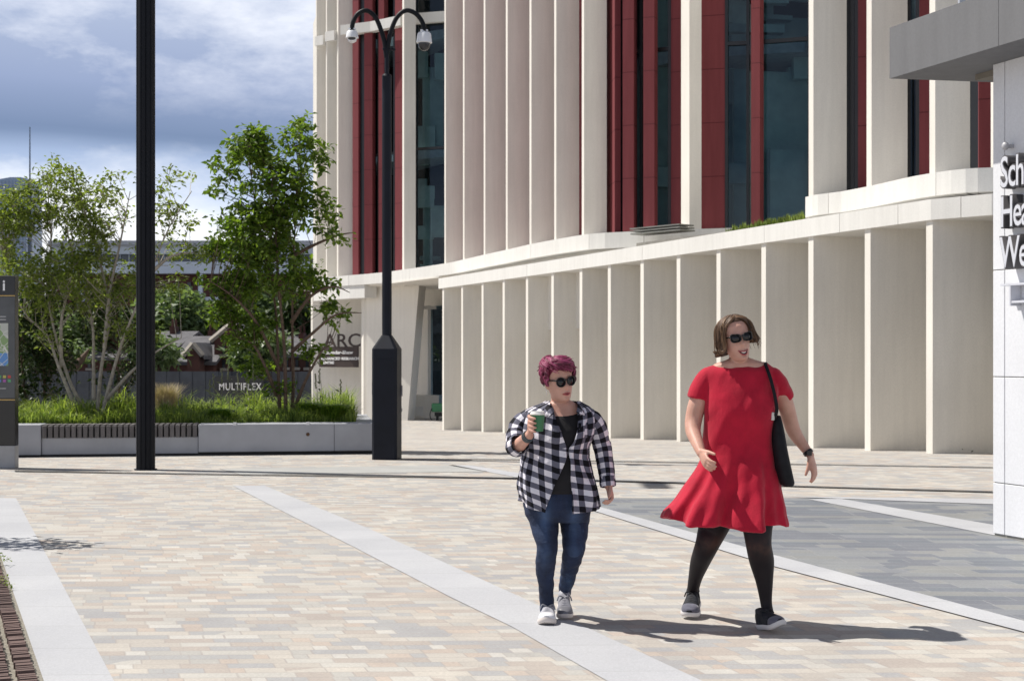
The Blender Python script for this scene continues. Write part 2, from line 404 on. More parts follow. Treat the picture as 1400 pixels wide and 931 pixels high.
# ================= research building =================
def concrete(name, col, streak=.05, joint=None):
    m, nt, b = newmat(name); nb = NB(nt)
    tc = nb.n('ShaderNodeTexCoord').outputs['Object']
    f = nb.noise(nb.scalevec(tc, 3, 3, .25), 3.0, 5); g = nb.noise(tc, 45, 5, .7); h = nb.noise(tc, .5, 4)
    c = nb.ramp(f, [(.3, tuple(x*(1-streak) for x in col)), (.65, tuple(min(1, x*(1+streak*.3)) for x in col))])
    c = nb.mix(1, c, nb.ramp(g, [(.3, (.93, .93, .93)), (.7, (1.04, 1.04, 1.04))]), 'MULTIPLY')
    c = nb.mix(1, c, nb.ramp(h, [(.3, (.95, .945, .94)), (.7, (1.03, 1.03, 1.03))]), 'MULTIPLY')
    if joint:
        s = nb.n('ShaderNodeSeparateXYZ'); nb.link(tc, s.inputs[0])
        fr = nb.math('FRACT', nb.math('DIVIDE', nb.math('ADD', s.outputs[2], joint[1]), joint[0]))
        j = nb.math('LESS_THAN', fr, joint[2]/joint[0])
        c = nb.mix(nb.math('MULTIPLY', j, .75), c, tuple(x*.35 for x in col))
    nb.link(c, b.inputs['Base Color']); b.inputs['Roughness'].default_value = .8; b.inputs['Specular IOR Level'].default_value = .25
    bn = nb.n('ShaderNodeBump'); bn.inputs['Strength'].default_value = .15; bn.inputs['Distance'].default_value = .005
    nb.link(g, bn.inputs['Height']); nb.link(bn.outputs[0], b.inputs['Normal']); return m
M_con = concrete('precast_concrete', (.76, .73, .67))
M_band2 = concrete('canopy_concrete', (.72, .71, .68), .06)
M_red = concrete('red_terracotta', (.20, .048, .055), .12, (1.30, .15, .022))
M_blk = mat('black_frame', (.012, .013, .015), .35)
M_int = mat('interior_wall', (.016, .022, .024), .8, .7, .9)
M_slab = mat('interior_floor', (.5, .52, .5), .8)
M_refl = mat('reflection_screen', (.50, .60, .52), .8, .15, 2)
def glass_mat(name='tinted_glass', tint=(.30, .44, .54), refl=.30):
    m = bpy.data.materials.new(name); m.use_nodes = True; nt = m.node_tree; nt.nodes.clear(); nb = NB(nt)
    out = nb.n('ShaderNodeOutputMaterial')
    tr = nb.n('ShaderNodeBsdfTransparent'); tr.inputs[0].default_value = (*tint, 1)
    gl = nb.n('ShaderNodeBsdfGlossy'); gl.inputs['Roughness'].default_value = .015; gl.inputs[0].default_value = (.75, .85, .95, 1)
    lw = nb.n('ShaderNodeLayerWeight'); lw.inputs[0].default_value = refl
    tc = nb.n('ShaderNodeTexCoord').outputs['Object']
    bn = nb.n('ShaderNodeBump'); bn.inputs['Strength'].default_value = .06; bn.inputs['Distance'].default_value = .05
    nb.link(nb.noise(tc, 1.1, 2), bn.inputs['Height']); nb.link(bn.outputs[0], gl.inputs['Normal'])
    mx = nb.n('ShaderNodeMixShader'); nb.link(lw.outputs[0], mx.inputs[0]); nb.link(tr.outputs[0], mx.inputs[1]); nb.link(gl.outputs[0], mx.inputs[2])
    nb.link(mx.outputs[0], out.inputs[0]); return m
M_glass = glass_mat()
ZC0, ZC1 = CH+2.10, CH+2.42       # canopy underside / top
ZL0, ZL1 = CH+2.60, CH+2.98       # ledge
ZTOP = 19.0
ED = V(.985, .17, 0)              # direction the fins run inwards
TD = V(-.357, .934, 0).normalized()
bld = thing('research_building', (2, 36, gz(36)), 'pale concrete building with tall vertical fins, red panels and a colonnade behind the two walkers', 'building')
def fin(name, tip, z0, z1, depth, thick=.16, m=None, lab=None, tdir=None, e=None, bulge=0):
    """tip: near outer corner; parallelogram footprint, slightly convex broad face"""
    e = e or ED; t = (tdir or TD)
    p = [V(tip.x, tip.y, 0), V(tip.x, tip.y, 0)+t*thick]
    q = []
    for i in range(1, 7):
        s = i/6; q.append(p[0]+e*depth*s+V(-e.y, e.x, 0)*(-bulge*math.sin(math.pi*s)))
    poly = [p[1], p[0]]+q+[p[1]+e*depth]
    bm = B(); prism(bm, [(a.x, a.y) for a in poly], z0, z1)
    return obj(name, bm, m or M_con, bld)
# --- colonnade fins
lowx = [607, 633, 661, 690, 722, 757, 796, 835, 880, 930, 985, 1047, 1112, 1190, 1275]
def canY(x):
    if x <= 1115: yc = 394-.1405*(x-607.7)
    else: yc = np.interp(x, [1115, 1190, 1275, 1357, 1440], [322.7, 312.4, 301, 294.5, 291])
    return 2.10*F/(486-yc)
tips = []
for x in lowx + [1372, 1480]:
    Y = canY(x); tips.append(V((x-PX)/F*Y, Y, 0))
for i, tp in enumerate(tips):
    fin('colonnade_fin', tp, gz(tp.y)-.3, ZC0+.002, 2.2)
# back wall behind the fins
bm = B()
for a, b in zip(tips, tips[1:]):
    A = a+ED*2.15; C_ = b+ED*2.15
    prism(bm, [(A.x, A.y), (C_.x, C_.y), (C_.x+.3, C_.y+.1), (A.x+.3, A.y+.1)], -1.6, ZC0-.004)
obj('rear_wall', bm, M_con, bld)
# --- canopy band following the tips
def offset(pl, d):
    out = []
    for i, p in enumerate(pl):
        t = (pl[min(i+1, len(pl)-1)]-pl[max(0, i-1)]).normalized()
        out.append(p+V(t.y, -t.x, 0)*d)
    return out
xs = [601, 650, 722, 800, 880, 960, 1047, 1115, 1150, 1190, 1230, 1275, 1315, 1357, 1400, 1480]
cl = [V((x-PX)/F*canY(x), canY(x), 0) for x in xs]
sgn = 1 if offset(cl, 1)[0].x < cl[0].x else -1
def band(name, line, out, inn, z0, z1, m, jointlist=None):
    A = offset(line, sgn*out); C_ = offset(line, -sgn*inn)
    bm = B(); n = len(line)
    rings = [[V(a.x, a.y, z0), V(a.x, a.y, z1), V(c.x, c.y, z1), V(c.x, c.y, z0)] for a, c in zip(A, C_)]
    loft(bm, rings); bmesh.ops.recalc_face_normals(bm, faces=bm.faces)
    return obj(name, bm, m, bld)
def jointed(name, m, line, out, inn, z0, z1, every=2):
    """a precast band made of units with open joints between them, one part per unit"""
    L = []; 
    seg = []
    for i in range(len(line)-1):
        a, b = line[i], line[i+1]
        seg.append([a.lerp(b, .0), b])
    i = 0
    while i < len(line)-1:
        j = min(i+every, len(line)-1)
        pl = line[i:j+1]
        d0 = (pl[1]-pl[0]).normalized(); pl = [pl[0]+d0*.012]+pl[1:]
        band(name, pl, out, inn, z0, z1, m); i = j
jointed('canopy', M_band2, cl, .04, 2.6, ZC0, ZC1, 2)
band('canopy_core', cl, -.02, 2.5, ZC0+.01, ZC1-.01, M_con)
# --- ledge under the upper fins
def Yl(y): return 2.98*F/(486-y)
lp = [(405, 385), (427, 381.5), (450, 379), (476, 376.5), (497, 375), (528, 372), (560, 367.5), (588, 363.5), (616, 359), (640, 353.5), (663, 348), (693, 341.5), (725, 334), (759, 327.5), (785, 323), (805, 320), (827, 318.3), (850, 317.3), (880, 316), (930, 314), (1000, 311.8), (1060, 311)]
ll = [V((x-PX)/F*Yl(y), Yl(y), 0) for x, y in lp]
jointed('ledge', M_band2, ll, .0, 2.4, ZL0, ZL1, 3)
lp2 = [(1101, 271), (1106, 268.5), (1118, 266), (1150, 262), (1194, 253.5), (1235, 244), (1279, 236), (1320, 231), (1354, 229.3), (1400, 228), (1500, 226)]
l2 = [V((x-PX)/F*Yl(y), Yl(y), 0) for x, y in lp2]
l2 = [Vector(q) for q in catmull([tuple(q) for q in [l2[0]+V(.5, .6, 0)]+l2], 2)]
jointed('ledge', M_band2, l2, .0, 3.0, ZL0, ZL1, 7)
# filler between canopy and ledge (recessed shadow gap)
band('recess_wall', ll[8:22], -.35, 2.2, 2.2, ZL0+.01, M_con)
band('recess_wall', l2[1:], -.45, 2.4, ZC1-.1, ZL0+.01, M_con)
# --- upper fins
def pt(x, Y): return V((x-PX)/F*Y, Y, 0)
def upper(x, y, depth, thick=.14, dY=.3, z1=ZTOP):
    Y = Yl(y)+dY; tp = pt(x, Y)
    fin('facade_fin', tp, ZL1-.02, z1, depth, thick, bulge=.03*depth)
    return tp, tp+ED*depth
ends = []
for x, y, d in [(609.5, 360, .72), (635, 354.8, .74), (663.5, 348, .74), (694, 341.3, .74), (726.5, 333.8, .70), (760.5, 327.3, .66), (798.5, 321, .58)]:
    ends.append(upper(x, y, d))
def wallseg(name, a, b, m, z0=ZL1-.3, z1=ZTOP, th=.12, parent=None):
    d = (b-a); n = V(d.y, -d.x, 0).normalized()
    if n.y > 0: n = -n         # faces the square
    bm = B(); prism(bm, [(a.x, a.y), (b.x, b.y), (b.x-n.x*th, b.y-n.y*th), (a.x-n.x*th, a.y-n.y*th)], z0, z1)
    return obj(name, bm, m, parent or bld)
for (t0, e0), (t1, e1) in zip(ends, ends[1:]):
    wallseg('red_panel', e0+V(-.06, .0, 0), t1+V(.35, .62, 0), M_red)
def panes(a, b, zs=(9.05, 13.6), name='window'):
    """one glazed bay: frame with dark mullions and transoms, tinted pane"""
    d = b-a; L = d.length; u = d.normalized(); n = V(u.y, -u.x, 0)
    if n.y > 0: n = -n
    bm = B(); r = math.atan2(u.y, u.x)
    for s in (0.03, L-.03):
        c = a+u*s-n*.05; box(bm, (c.x, c.y, (ZL1+ZTOP)/2), (.07, .14, ZTOP-ZL1), r)
    for z in (ZL1+.05,)+tuple(zs)+(ZTOP-.05,):
        c = a+u*L/2-n*.05; box(bm, (c.x, c.y, z), (L-.13, .12, .09), r)
    f = obj(name, bm, M_blk, bld)
    bm = B(); p, q = a+u*.066-n*.07, b-u*.066-n*.07
    vs = [bm.verts.new(v) for v in (V(p.x, p.y, ZL1), V(q.x, q.y, ZL1), V(q.x, q.y, ZTOP), V(p.x, p.y, ZTOP))]
    bm.faces.new(vs); obj('pane', bm, M_glass, f)
def run(segs):
    for x0, x1, Y0, Y1, k in segs:
        a, b = pt(x0, Y0), pt(x1, Y1)
        if k == 'r': wallseg('red_panel', a, b, M_red, th=.14)
        elif k == 'R':      # projecting red blade
            wallseg('red_panel', a+V(0, -.28, 0), b+V(0, -.28, 0), M_red, th=.3)
        elif k == 'k': wallseg('dark_panel', a+V(0, .12, 0), b+V(0, .12, 0), M_blk, th=.05)
        elif k == 'w': wallseg('grey_panel', a, b, M_con, th=.2)
        else: panes(a, b)
run([(826, 841, 37.2, 35.5, 'r'), (841, 850, 35.6, 35.4, 'k'), (850, 865, 35.2, 35.1, 'R'), (865, 878, 35.3, 35.2, 'g'), (878, 893, 35.0, 34.9, 'R'),
     (893, 917, 35.1, 34.9, 'g'), (917, 937, 34.9, 34.7, 'r'), (950, 991.5, 34.6, 34.4, 'r'), (991.5, 1024, 34.4, 34.25, 'g'), (1024, 1036, 34.1, 34.0, 'R'),
     (1036, 1108, 34.2, 33.8, 'g'), (1108, 1150, 33.8, 33.2, 'w')])
# broad double fin between red bays
fin('facade_fin', pt(942.5, 33.6), ZL1-.02, ZTOP, .29, .42, e=V(.985, .05, 0))
# bulge at the right
for x, y, d, th in [(1112, 266.5, .66, .16), (1191.5, 253.8, .68, .15), (1278.5, 236, .62, .15), (1363, 229.5, .8, .15)]:
    upper(x, y, d, th, .32)
run([(1158, 1174, 27.25, 27.2, 'k'), (1163, 1173, 27.1, 27.05, 'g'), (1173, 1200, 26.9, 26.8, 'r'), (1240, 1257, 25.6, 25.5, 'g'), (1257, 1290, 25.4, 25.3, 'r'), (1330, 1339, 24.3, 24.2, 'k'), (1338, 1372, 24.1, 24.0, 'r'), (1410, 1500, 24, 23.6, 'g')])
# return wall of the bulge
wallseg('grey_panel', pt(1150, 33.4), pt(1152, 27.3), M_con)
# --- rounded left end
LZ = [(433, 55.9, .16, .45), (447, 55.1, .16, .45), (462.5, 54.3, .2, .66)]
for x, Y, th, d in LZ:
    fin('facade_fin', pt(x, Y), ZL1-.7, ZTOP, d, th)
run([(482, 490, 54.0, 53.8, 'r'), (490, 499, 53.8, 53.6, 'k'), (499, 510, 53.5, 53.4, 'R'), (510, 518.5, 53.5, 53.4, 'g'), (518.5, 526, 53.3, 53.2, 'R'), (526, 540, 53.2, 52.9, 'g'), (540, 553, 52.8, 52.5, 'r')])
fin('facade_fin', pt(552.5, 51.2), ZL1-.5, ZTOP, .42, .22, e=V(.99, .05, 0))
run([(560, 568, 52.0, 51.9, 'w'), (567, 611, 51.9, 51.5, 'g')])
# white spandrel hoops of the rounded end (each bay its own unit)
def hoop(x0, x1, Y0, Y1, z0, z1):
    a, b = pt(x0, Y0), pt(x1, Y1); u = (b-a).normalized(); n = V(u.y, -u.x, 0)
    if n.y > 0: n = -n
    bm = B(); prism(bm, [(a.x+n.x*.18, a.y+n.y*.18), (b.x+n.x*.18, b.y+n.y*.18), (b.x-n.x*.1, b.y-n.y*.1), (a.x-n.x*.1, a.y-n.y*.1)], z0, z1)
    obj('spandrel', bm, M_band2, bld)
z0_, z1_ = CH+12.05, CH+12.42
for x0, x1, Y0, Y1 in [(435, 446.5, 55.6, 55.3), (449, 461.5, 54.8, 54.5), (469, 510, 53.7, 53.1), (510, 552, 53.1, 52.1), (561, 610, 51.9, 51.5)]:
    hoop(x0, x1, Y0, Y1, z0_, z1_); 
# --- interior: floor plates, back wall, pale screens, roof
bm = B()
inner = [pt(480, 60), pt(560, 57.5), pt(640, 53), pt(760, 46), pt(850, 41.5), pt(1000, 40.5), pt(1150, 40), pt(1300, 33), pt(1500, 30)]
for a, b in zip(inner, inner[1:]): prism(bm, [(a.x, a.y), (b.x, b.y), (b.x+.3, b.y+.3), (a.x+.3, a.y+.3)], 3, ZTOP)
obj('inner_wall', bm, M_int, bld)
front = [pt(486, 55.2), pt(552, 53.9), pt(607, 52.9), pt(616, 49.5), pt(760, 38.5), pt(830, 38), pt(940, 35.3), pt(1100, 34.6), pt(1160, 28.5), pt(1290, 26), pt(1500, 25)]
for z in (8.9, 13.3):
    bm = B(); poly = [(p.x, p.y) for p in front]+[(p.x, p.y) for p in reversed(inner)]
    prism(bm, poly, z, z+.35); obj('floor_plate', bm, M_slab, bld)
bm = B()
roofp = [pt(433, 57.4), pt(447, 56), pt(463, 54.6), pt(552, 52.6), pt(609, 46.5), pt(700, 40.5), pt(800, 36.4), pt(935, 34.3), pt(1108, 34), pt(1113, 27.1), pt(1192, 25.2), pt(1279, 23.7), pt(1363, 23), pt(1600, 22.5)]
rp = [(p.x, p.y) for p in roofp]+[(40, 30), (40, 75), (-3.4, 75), (-7.4, 64)]
prism(bm, rp, ZTOP+.002, ZTOP+1.0); obj('roof', bm, M_con, bld)
# solid mass behind the rounded end
bm = B(); prism(bm, [(pt(436, 57.2).x, 57.2), (pt(482, 54.8).x, 54.8), (pt(482, 75).x, 75), (pt(480, 75).x-2.0, 75), (-7.6, 62)], ZL0+.02, ZTOP-.01); obj('end_wall', bm, M_con, bld)
# pale interior screens, with added stripes standing in for reflections in the glass
bm = B()
for x, Y, w_, z0, z1 in [(1062, 35.6, 2.3, 4.3, 8.6), (1075, 35.2, .9, 4.4, 6.6), (1008, 36.2, .5, 4.3, 8.8), (585, 54.5, .35, 4.2, 7.8), (592, 54.3, .8, 9.5, 12.5), (905, 36.5, .4, 4.3, 12), (1050, 37, .25, 4.2, 13), (598, 54, .5, 6.0, 7.2), (1085, 37.5, 1.4, 9.3, 10.4), (1003, 38, .8, 9.3, 11), (1070, 36, 2.0, 7.0, 7.12), (1080, 36.5, 1.6, 10.6, 10.75), (1006, 37, .9, 7.4, 7.55), (1072, 37, 1.8, 12.2, 12.35), (590, 55, .9, 5.2, 5.35), (872, 37, .3, 4.3, 9)]:
    p = pt(x, Y); sc_b = B(); box(sc_b, (p.x, p.y, (z0+z1)/2), (w_, .12, z1-z0), .2); obj('reflection_screen', sc_b, M_refl, bld)
rs_ = random.Random(12)  # random pale boxes imitate bands reflected in the glass
for (xa, xb, Ya, n_) in ((994, 1023, 34.9, 9), (1038, 1106, 34.9, 20), (570, 606, 53.2, 10), (894, 916, 35.6, 5)):
    for i in range(n_):
        x = rs_.uniform(xa, xb); w_ = rs_.uniform(.15, .9); h_ = rs_.choice((.12, .2, .5, 1.0)); z = rs_.uniform(4.6, 14.5); p = pt(x, Ya+rs_.uniform(.3, 2.2)); sc_b = B(); box(sc_b, (p.x, p.y, z), (w_ if h_ > .3 else w_*2.2, .3, h_), rs_.uniform(-.2, .3)); obj('reflection_screen', sc_b, M_refl, bld)
# --- ground floor at the rounded end: big piers, glazed door
fin('pier', pt(427.5, 57.8), -1.5, ZL0-.045, 3.4, .3, e=V(.975, -.22, 0))
fin('pier', pt(497, 53.2), -1.5, ZL0-.045, 1.5, .30, e=V(.985, -.17, 0))
bm = B()
a = pt(544, 52.6); 
poly = [at(500, 400, 53.05), at(568, 385, 52.5), at(573, 385, 53.4), at(505, 400, 54.0)]
p0, p1 = pt(501, 53.0), pt(573, 51.9)
vs0 = [V(p0.x, p0.y, -1.2), V(pt(556, 52.2).x, 52.2, -1.2), V(p1.x, p1.y, ZL0-.047), V(p0.x, p0.y, ZL0-.047)]
back = [v+V(.2, .8, 0) for v in vs0]
A = [bm.verts.new(v) for v in vs0]; C_ = [bm.verts.new(v) for v in back]
bm.faces.new(A); bm.faces.new(list(reversed(C_)))
for i in range(4): bm.faces.new((A[i], A[(i+1) % 4], C_[(i+1) % 4], C_[i]))
bmesh.ops.recalc_face_normals(bm, faces=bm.faces)
obj('slanted_pier', bm, M_con, bld)
band('fascia', ll[1:5], -.05, .6, CH+2.12, ZL0-.004, M_band2)
# soffit over the entrance
bm = B(); prism(bm, [(pt(430, 57).x, 57), (pt(500, 52.6).x, 52.6), (pt(600, 46.6).x, 46.6), (2, 46), (4, 60), (-6, 62)], ZL0-.05, ZL0+.003); obj('soffit', bm, M_con, bld)
wallseg('rear_wall', pt(566, 56.5), pt(588, 55.5), M_con, -1.5, 4.2)
wallseg('rear_wall', pt(586, 55.5), pt(640, 53.5), M_con, CH+1.85, 4.2)
M_gl2 = mat('door_shadow', (.03, .04, .04), .3)
bm = B(); pa, pb = pt(586, 55.0), pt(640, 52.5); 
bm.faces.new([bm.verts.new(v) for v in (V(pa.x, pa.y, -.5), V(pb.x, pb.y, -.5), V(pb.x, pb.y, CH+1.9), V(pa.x, pa.y, CH+1.9))])
door = obj('entrance_door', bm, M_glass, bld)
bm = B()
for x in (586.5, 607):
    p = pt(x, 54.9); box(bm, (p.x, p.y, 1.2), (.12, .14, 4.5), .3)
p = pt(600, 54.6); box(bm, (p.x, p.y, 3.35), (1.6, .14, .12), .3); box(bm, (p.x, p.y, -.6), (1.9, .3, .35), .3)
obj('door_frame', bm, M_band2, door)
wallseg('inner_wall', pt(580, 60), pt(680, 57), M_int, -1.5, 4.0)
p = pt(582, 53.5); bm = B(); box(bm, (p.x+.2, p.y+1.2, -.45), (1.6, .8, .9), .1); obj('plinth', bm, M_con, bld)
# roof plants on the canopy
M_sed = mat('sedum', (.16, .22, .03), .8, .5, 8)
vs = []
for i in range(2600):
    t = random.random(); x = 994+t*104; Y = 31.6-t*3.4+random.uniform(0, .8)
    zb = ZC1+.05; p = pt(x, Y); h = random.uniform(.08, .26)*(1+.5*noise.noise(V(x*.15, 0, 0))); a = random.uniform(0, 6.28); w_ = .03
    zt = zb+.16
    vs += [(p.x-w_*math.cos(a), p.y-w_*math.sin(a), zt), (p.x+w_*math.cos(a), p.y+w_*math.sin(a), zt), (p.x+random.uniform(-.05, .05), p.y+random.uniform(-.05, .05), zt+h)]
o = obj('roof_planting', npmesh('s', vs, 3), M_sed, label='low green roof planting growing on top of the canopy', kind='stuff')
bm = B(); a, b = pt(870, 33.2), pt(1101, 27.9)
prism(bm, [(a.x, a.y), (b.x, b.y), (b.x+1, b.y+2.4), (a.x+.8, a.y+1.2)], ZC1+.002, ZC1+.2); obj('roof_bed', bm, mat('roof_gravel', (.2, .19, .17), .9), bld)
# metal grille tray on the ledge
bm = B(); a, b = pt(872, 33.6), pt(940, 32.4)
for k in range(3):
    box(bm, ((a.x+b.x)/2, (a.y+b.y)/2+.1*k, ZL1-.13+.07*k), ((b-a).length, .5, .03), math.atan2(b.y-a.y, b.x-a.x))
obj('roof_hatch', bm, mat('grey_metal', (.22, .22, .2), .5, metal=.3), bld)
# --- wall sign
M_brown = mat('brown_sign', (.045, .030, .026), .6)
M_wt = mat('white_lettering', (.8, .8, .8), .5, .02)
sx = V(.975, -.22, 0)
p = at(437, 502, 56.9); q = at(490, 474, 55.6)
sgn_o = thing('wall_sign', (p.x, p.y, p.z), 'dark brown ARC lettering and name panel on the pier behind the planter', 'sign')
base = at(437, 502, 56.75); xd = (at(490, 502, 55.5)-base); L_ = xd.length; xd.normalize()
nrm_ = V(xd.y, -xd.x, 0)
hgt = 28/F*56.2
bm = B(); c = base+xd*L_/2+V(0, 0, hgt/2); box(bm, c, (L_, .05, hgt), math.atan2(xd.y, xd.x)); obj('panel', bm, M_brown, sgn_o)
k = L_/53; kv = F and 56.2/F
def wtxt(t, px_x, px_y, size, m, spacing=1, off=.03, bold=0, nm='lettering', par=sgn_o):
    me = textmesh(t, size*kv, .02, spacing, bold=bold); me.transform(Matrix.Diagonal((k/kv, 1, 1, 1)))
    place_text(me, base+xd*(px_x-437)*k+V(0, 0, (502-px_y)*kv)+nrm_*off, xd); bm = joinme(me); return obj(nm, bm, m, par)
wtxt('Mazumdar-Shaw', 439.5, 484, 6.6, M_wt, 1.0, .034, .004)
wtxt('ADVANCED RESEARCH', 439.5, 492, 5.0, M_wt, 1.0, .034, .004)
wtxt('CENTRE', 439.5, 497.5, 5.0, M_wt, 1.0, .034, .004)
wtxt('ARC', 443.5, 474.5, 26, M_brown, .98, .03, .006)
# --- car charger by the door
M_grn = mat('charger_green', (.05, .22, .10), .5); M_black = mat('black_rubber', (.012, .012, .012), .6)
p = at(598, 560, 52.5); ch = thing('wall_charger', (p.x, p.y, gz(52)), 'small green charging box with a black cable loop beside the glass door', 'charger')
bm = B(); box(bm, (p.x, p.y, p.z+.08), (.42, .2, .32)); bevel(bm, .03); obj('body', bm, M_grn, ch)
bm = B(); box(bm, (p.x+.05, p.y, p.z-.17), (.3, .18, .14)); box(bm, (p.x, p.y+.02, (p.z-.2+gz(52))/2), (.1, .1, p.z-.2-gz(52))); obj('post', bm, M_black, ch)
bm = B(); tube(bm, [V(p.x-.2, p.y-.1, p.z+.05), V(p.x-.27, p.y-.1, p.z-.2), V(p.x-.16, p.y-.1, p.z-.42), V(p.x+.05, p.y-.1, p.z-.45), V(p.x+.18, p.y-.1, p.z-.3)], [.016]*5, 8); obj('cable', bm, M_black, ch, True)
# ================= right-hand building: white wall and stone slab roof =================
M_wall = concrete('white_render', (.74, .75, .78), .02)
M_grey = concrete('grey_concrete', (.17, .172, .18), .08)
W0 = V((1357-700)/F*11.96, 11.96, 0); WD = V(.357, -.934, 0).normalized(); WN = V(-.934, -.357, 0).normalized()
ent = thing('entrance_building', (W0.x, W0.y, 0), 'white panelled wall under a thick grey slab roof at the right edge', 'building')
zt = CH+(486-88.5)/F*11.96
zj = [0.0]+[CH-(y-486)/F*11.96 for y in (659, 515, 370)]+[zt]
jx = [0, .147, 1.5, 3.2, 5.0]
for i in range(4):
    for s0, s1 in zip(jx, jx[1:]):
        a = W0+WD*(s0+.004); b = W0+WD*(s1-.004)
        bm = B(); prism(bm, [(a.x, a.y), (b.x, b.y), (b.x-WN.x*.3, b.y-WN.y*.3), (a.x-WN.x*.3, a.y-WN.y*.3)], zj[i]+(.03 if i == 0 else .004), zj[i+1]-.004); bevel(bm, .003)
        obj('wall_panel', bm, M_wall, ent)
a = W0+WD*.012-WN*.012; b = W0+WD*5-WN*.012
bm = B(); prism(bm, [(a.x, a.y), (b.x, b.y), (b.x+6, b.y+1), (a.x+5, a.y+1.9)], .0, zt-.01); obj('wall_core', bm, mat('joint_grey', (.3, .29, .26), .9), ent)
S0 = V((1216-700)/F*12.55, 12.55, 0); PD = V(.985, .17, 0)
zs0 = CH+378/F*12.55; zs1 = CH+447.4/F*12.55
for s0, s1 in ((0, 1.42), (1.425, 5.0), (5.005, 9)):
    a = S0+WD*s0; b = S0+WD*s1
    bm = B(); prism(bm, [(a.x, a.y), (b.x, b.y), (b.x+PD.x*8, b.y+PD.y*8), (a.x+PD.x*8, a.y+PD.y*8)], zs0, zs1); obj('roof_slab', bm, M_grey, ent)
bm = B()
for s in (1.0, 2.4):
    a = S0+WD*.3+PD*s*.6; b = S0+WD*8+PD*s*.6
    prism(bm, [(a.x, a.y), (b.x, b.y), (b.x+PD.x*.25, b.y), (a.x+PD.x*.25, a.y)], zs0-.05, zs0+.01)
obj('soffit_rib', bm, mat('soffit', (.20, .18, .15), .9), ent)
# pale edge fittings over the slab
bm = B()
for s in (.62, 1.6, 2.6): 
    a = S0+WD*s+PD*.25; box(bm, (a.x, a.y, zs1+.3), (.05, .05, .6))
a = S0+WD*.6+PD*.25; b = S0+WD*6+PD*.25
box(bm, ((a.x+b.x)/2, (a.y+b.y)/2, zs1+.3), ((b-a).length, .04, .25), math.atan2(WD.y, WD.x)); obj('roof_rail', bm, mat('pale_rail', (.5, .52, .56), .4, metal=.2), ent)
# lettering
M_ltr = mat('brushed_white_letters', (.62, .63, .68), .35, .03); M_lside = mat('letter_return', (.10, .095, .10), .4)
let = thing('wall_lettering', W0+WD*.2+V(0, 0, 2.2), 'raised white channel letters School of Health and Wellbeing on the white wall', 'sign')
for t, yb, sz in (('School of', 257, .36), ('Health', 311, .36), ('Wellbeing', 366, .36)):
    s = .225; o_ = W0+WD*s+WN*.09
    Yd = o_.y; z = CH+(486-yb)/F*Yd
    for off, m_, nm, bo in ((.112, M_ltr, 'letter_face', .002), (.06, M_lside, 'letter_return', .0125)):
        me = textmesh(t, sz, .004 if off > .08 else .10, .92, bold=bo)
        me.transform(Matrix.Diagonal((.62, 1.0, 1, 1)))
        place_text(me, V(W0.x, W0.y, 0)+WD*s+WN*off+V(0, 0, z), WD); obj(nm, me, m_, let)
bm = B()
for s, z in ((.225, 395), (.36, 418)):
    o_ = W0+WD*s+WN*.06; z_ = CH+(486-z)/F*o_.y; e_ = W0+WD*3.2+WN*.06
    c = (o_+e_)/2; box(bm, (c.x, c.y, z_+.03), ((e_-o_).length, .1, .018), math.atan2(WD.y, WD.x))
o_ = W0+WD*.34+WN*.06; box(bm, (o_.x, o_.y, CH+(486-404)/F*o_.y), (.018, .1, .17), math.atan2(WD.y, WD.x))
obj('bracket', bm, M_ltr, let)
bm = B(); o_ = W0+WD*.24+WN*.07; pz = CH+(486-200)/F*o_.y; ellipsoid(bm, (o_.x, o_.y, pz), (.03, .03, .035)); box(bm, (o_.x+.05, o_.y+.02, pz), (.12, .03, .03)); obj('wall_camera', bm, mat('grey_fitting', (.4, .4, .42), .4), ent)
# ================= street furniture =================
M_pole = mat('black_powder_coat', (.005, .006, .009), .5, .15, 4, spec=.2)
M_pole2 = mat('dark_blue_steel', (.007, .009, .016), .5, .2, 3, bump=.1, bscale=60, spec=.22)
# tall fluted lighting column
PY = 18.94; pxx = (199.3-PX)/F*PY
po = thing('lighting_column', (pxx, PY, 0), 'tall thick black fluted lighting column standing in front of the planter bench', 'lighting column')
bm = B(); n = 72; rings = []
for z, s in ((0, 1.0), (.02, 1.0), (10.5, 1.0)):
    r = []
    for k in range(n):
        a = 2*math.pi*k/n; g = 0
        for g0 in [i*math.pi/6+.26 for i in range(12)]:
            dd = abs((a-g0+math.pi) % (2*math.pi)-math.pi)
            g += .010*max(0, 1-dd/.07)
        r.append(V(pxx+(.124*s-g)*math.cos(a), PY+(.124*s-g)*math.sin(a), z))
    rings.append(r)
loft(bm, rings); obj('column', bm, M_pole, po, True, angle=25)
bm = B(); tube(bm, [V(pxx, PY, -.01), V(pxx, PY, .012)], [.15, .15], 32, 1, roundends=False); obj('base_plate', bm, M_pole2, po)
bm = B(); box(bm, (pxx, PY-.45, 10.1), (.28, .8, .12)); bevel(bm, .02); lh = obj('lamp_head', bm, M_pole2, po)
